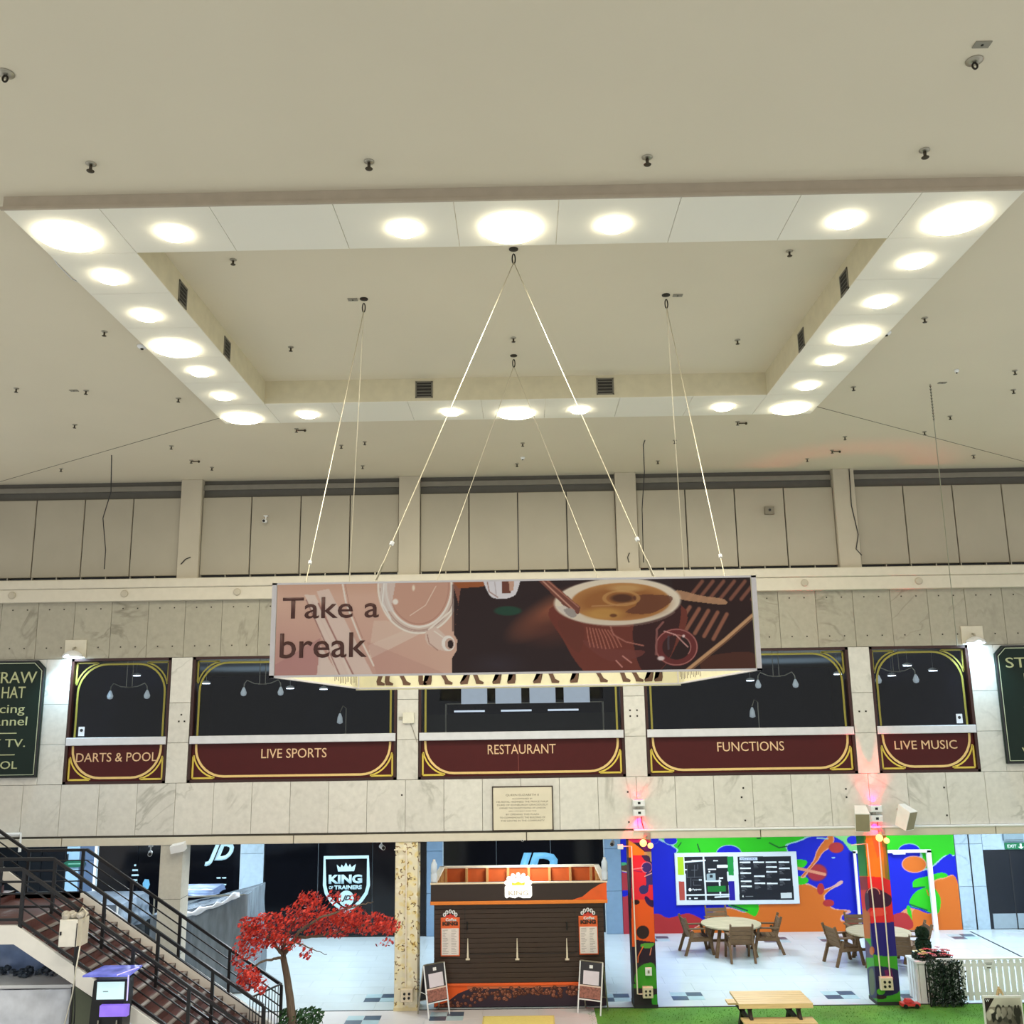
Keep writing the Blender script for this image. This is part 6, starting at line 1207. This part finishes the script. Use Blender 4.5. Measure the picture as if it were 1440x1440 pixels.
# cables
def rig(ax, ay, ends, label, drop=.0):
    t = top('suspension_cables', label, 'cable', (ax, ay, 12.19), 'steel cables carrying the banner')
    a = Vector((ax, ay, 12.19 - .02)); build(MB().lathe((ax, ay, 12.19), [(.06, 0), (.06, -.012), (.02, -.02)], 12), 'anchor', M_screw, t)
    build(MB().tube([(ax + .02 * cos(q), ay, 12.12 - .07 + .07 * sin(q)) for q in np.linspace(pi / 2, 2.5 * pi, 13)], .009, 5), 'loop', M_screw, t, smooth=True)
    for e in ends:
        e = Vector(e); s_ = Vector((ax, ay, 12.0)); build(MB().tube([s_, e], .006, 6), 'cable', mat('steel_wire', (200, 192, 168), .4, .6), t)
        d = (e - s_).normalized(); build(MB().tube([e - d * .22, e - d * .02], .013, 6), 'turnbuckle', M_steel, t); build(MB().tube([e - d * .5, e - d * .46], .022, 6), 'clamp', M_white, t)
rig(-.04, 11.5, [(-1.53, BYF + .02, BZ1), (1.37, BYF + .02, BZ1)], 'front pair of steel cables fanning out to the front of the banner')
rig(-.08, 15.31, [(-1.6, BYB - .02, BZ1), (1.45, BYB - .02, BZ1)], 'rear pair of steel cables from the middle hook to the back of the banner')
rig(-2.22, 12.94, [(BX0 + .02, 11.2, BZ1), (BX0 + .02, 14.1, BZ1)], 'left pair of steel cables to the left side of the banner')
rig(2.15, 13.0, [(BX1 - .02, 11.2, BZ1), (BX1 - .02, 14.1, BZ1)], 'right pair of steel cables to the right side of the banner')

# ================================================================== RED TREE
tr = top('red_maple_tree', 'artificial maple tree with bright red leaves in front of the stairs', 'tree', (-4.75, 20.8, 0))
M_bark = mat('grey_bark', (104, 90, 76), .9, var=.3, scale=8, stretch=(4, 4, .7), bump=.5); M_red = mat('red_leaf', (214, 58, 42), .55, var=.35, scale=9); M_red2 = mat('dark_red_leaf', (150, 26, 34), .55, var=.3, scale=9)
trunk = [atY(x, y, 20.8) for x, y in ((416, 1470), (411, 1440), (408, 1405), (403, 1370), (398, 1345))]
build(MB().tube([Vector(p) for p in trunk], [.105, .09, .078, .068, .06], 10), 'trunk', M_bark, tr, smooth=True)
fork = Vector(trunk[-1]); rt = random.Random(31); tips = []
def branch(pts, r):
    P = [fork] + [Vector(atY(x, y, 20.8 + d)) for x, y, d in pts]; n = 7; path = []
    for i in range(len(P) - 1):
        for k in range(n): path.append(P[i].lerp(P[i + 1], k / n) + Vector((rt.uniform(-.015, .015), rt.uniform(-.02, .02), rt.uniform(-.015, .015))) * (k > 0))
    path.append(P[-1]); build(MB().tube(path, [r * (1 - .75 * i / (len(path) - 1)) for i in range(len(path))], 7), 'branch', M_bark, tr, smooth=True); tips.append(path)
branch([(375, 1350, -.3), (350, 1362, -.5), (335, 1385, -.6)], .03); branch([(385, 1325, -.1), (360, 1305, -.3), (340, 1300, -.4)], .04); branch([(400, 1325, .1), (412, 1300, .2), (428, 1262, .1)], .045); branch([(415, 1320, 0), (470, 1312, .2), (520, 1300, .1), (560, 1305, -.1)], .04)
branch([(420, 1310, -.2), (450, 1290, -.4), (500, 1275, -.3), (525, 1268, -.2)], .035); branch([(395, 1325, .3), (372, 1290, .4), (358, 1300, .5)], .03); branch([(415, 1325, -.3), (440, 1335, -.5), (460, 1342, -.5)], .02)
def cloud(cx, cy, rx, ry, n, d=0.0, rd=.45):
    out = []
    while len(out) < n:
        u, v, w_ = rt.uniform(-1, 1), rt.uniform(-1, 1), rt.uniform(-1, 1)
        if u * u + v * v + w_ * w_ > 1: continue
        x, y = cx + u * rx, cy + v * ry; p = atY(x, y, 20.8 + d + w_ * rd); out.append(tuple(p))
    return out
pts = []
for q in ((375, 1310, 34, 24, 620, -.2), (352, 1325, 20, 28, 300, -.3), (350, 1375, 18, 18, 330, -.6), (366, 1385, 12, 14, 90, -.6), (430, 1290, 38, 26, 620, 0), (440, 1265, 14, 14, 120, .1), (425, 1262, 6, 8, 40, .1), (470, 1300, 34, 20, 520, .1), (490, 1285, 26, 14, 260, -.1), (515, 1298, 34, 17, 500, 0), (545, 1302, 20, 13, 240, -.1), (400, 1325, 30, 12, 220, -.1), (430, 1340, 10, 10, 60, -.3), (335, 1345, 10, 22, 110, -.4), (470, 1262, 12, 10, 60, 0), (540, 1325, 14, 7, 26, 0), (350, 1300, 16, 12, 160, -.3), (500, 1262, 8, 8, 20, 0), (380, 1290, 20, 8, 100, -.1)):
    pts += cloud(*q[:5], d=q[5])
rr = random.Random(5)
leaves(tr, pts[::2] + pts[1::4], M_red, .042, 'leaves'); leaves(tr, pts[3::4], M_red2, .042, 'dark_leaves')
t = top('shrub', 'dark green leafy shrub at the foot of the red tree', 'shrub', (-4.65, 20.9, 0))
build(MB().lathe((-4.72, 20.95, 0), [(.22, 0), (.26, .12), (.27, .14)], 16), 'pot', M_dark, t)
pts = []
for _ in range(1500):
    u = rt.uniform(-1, 1); v = rt.uniform(-1, 1); w_ = rt.uniform(-1, 1)
    if u * u + v * v + w_ * w_ > 1: continue
    pts.append((-4.6 + u * .48, 20.95 + v * .3, .28 + w_ * .22 + (.06 if abs(u) > .4 else 0)))
leaves(t, pts, mat('shrub_green', (40, 82, 40), .6, var=.35), .045, 'foliage')
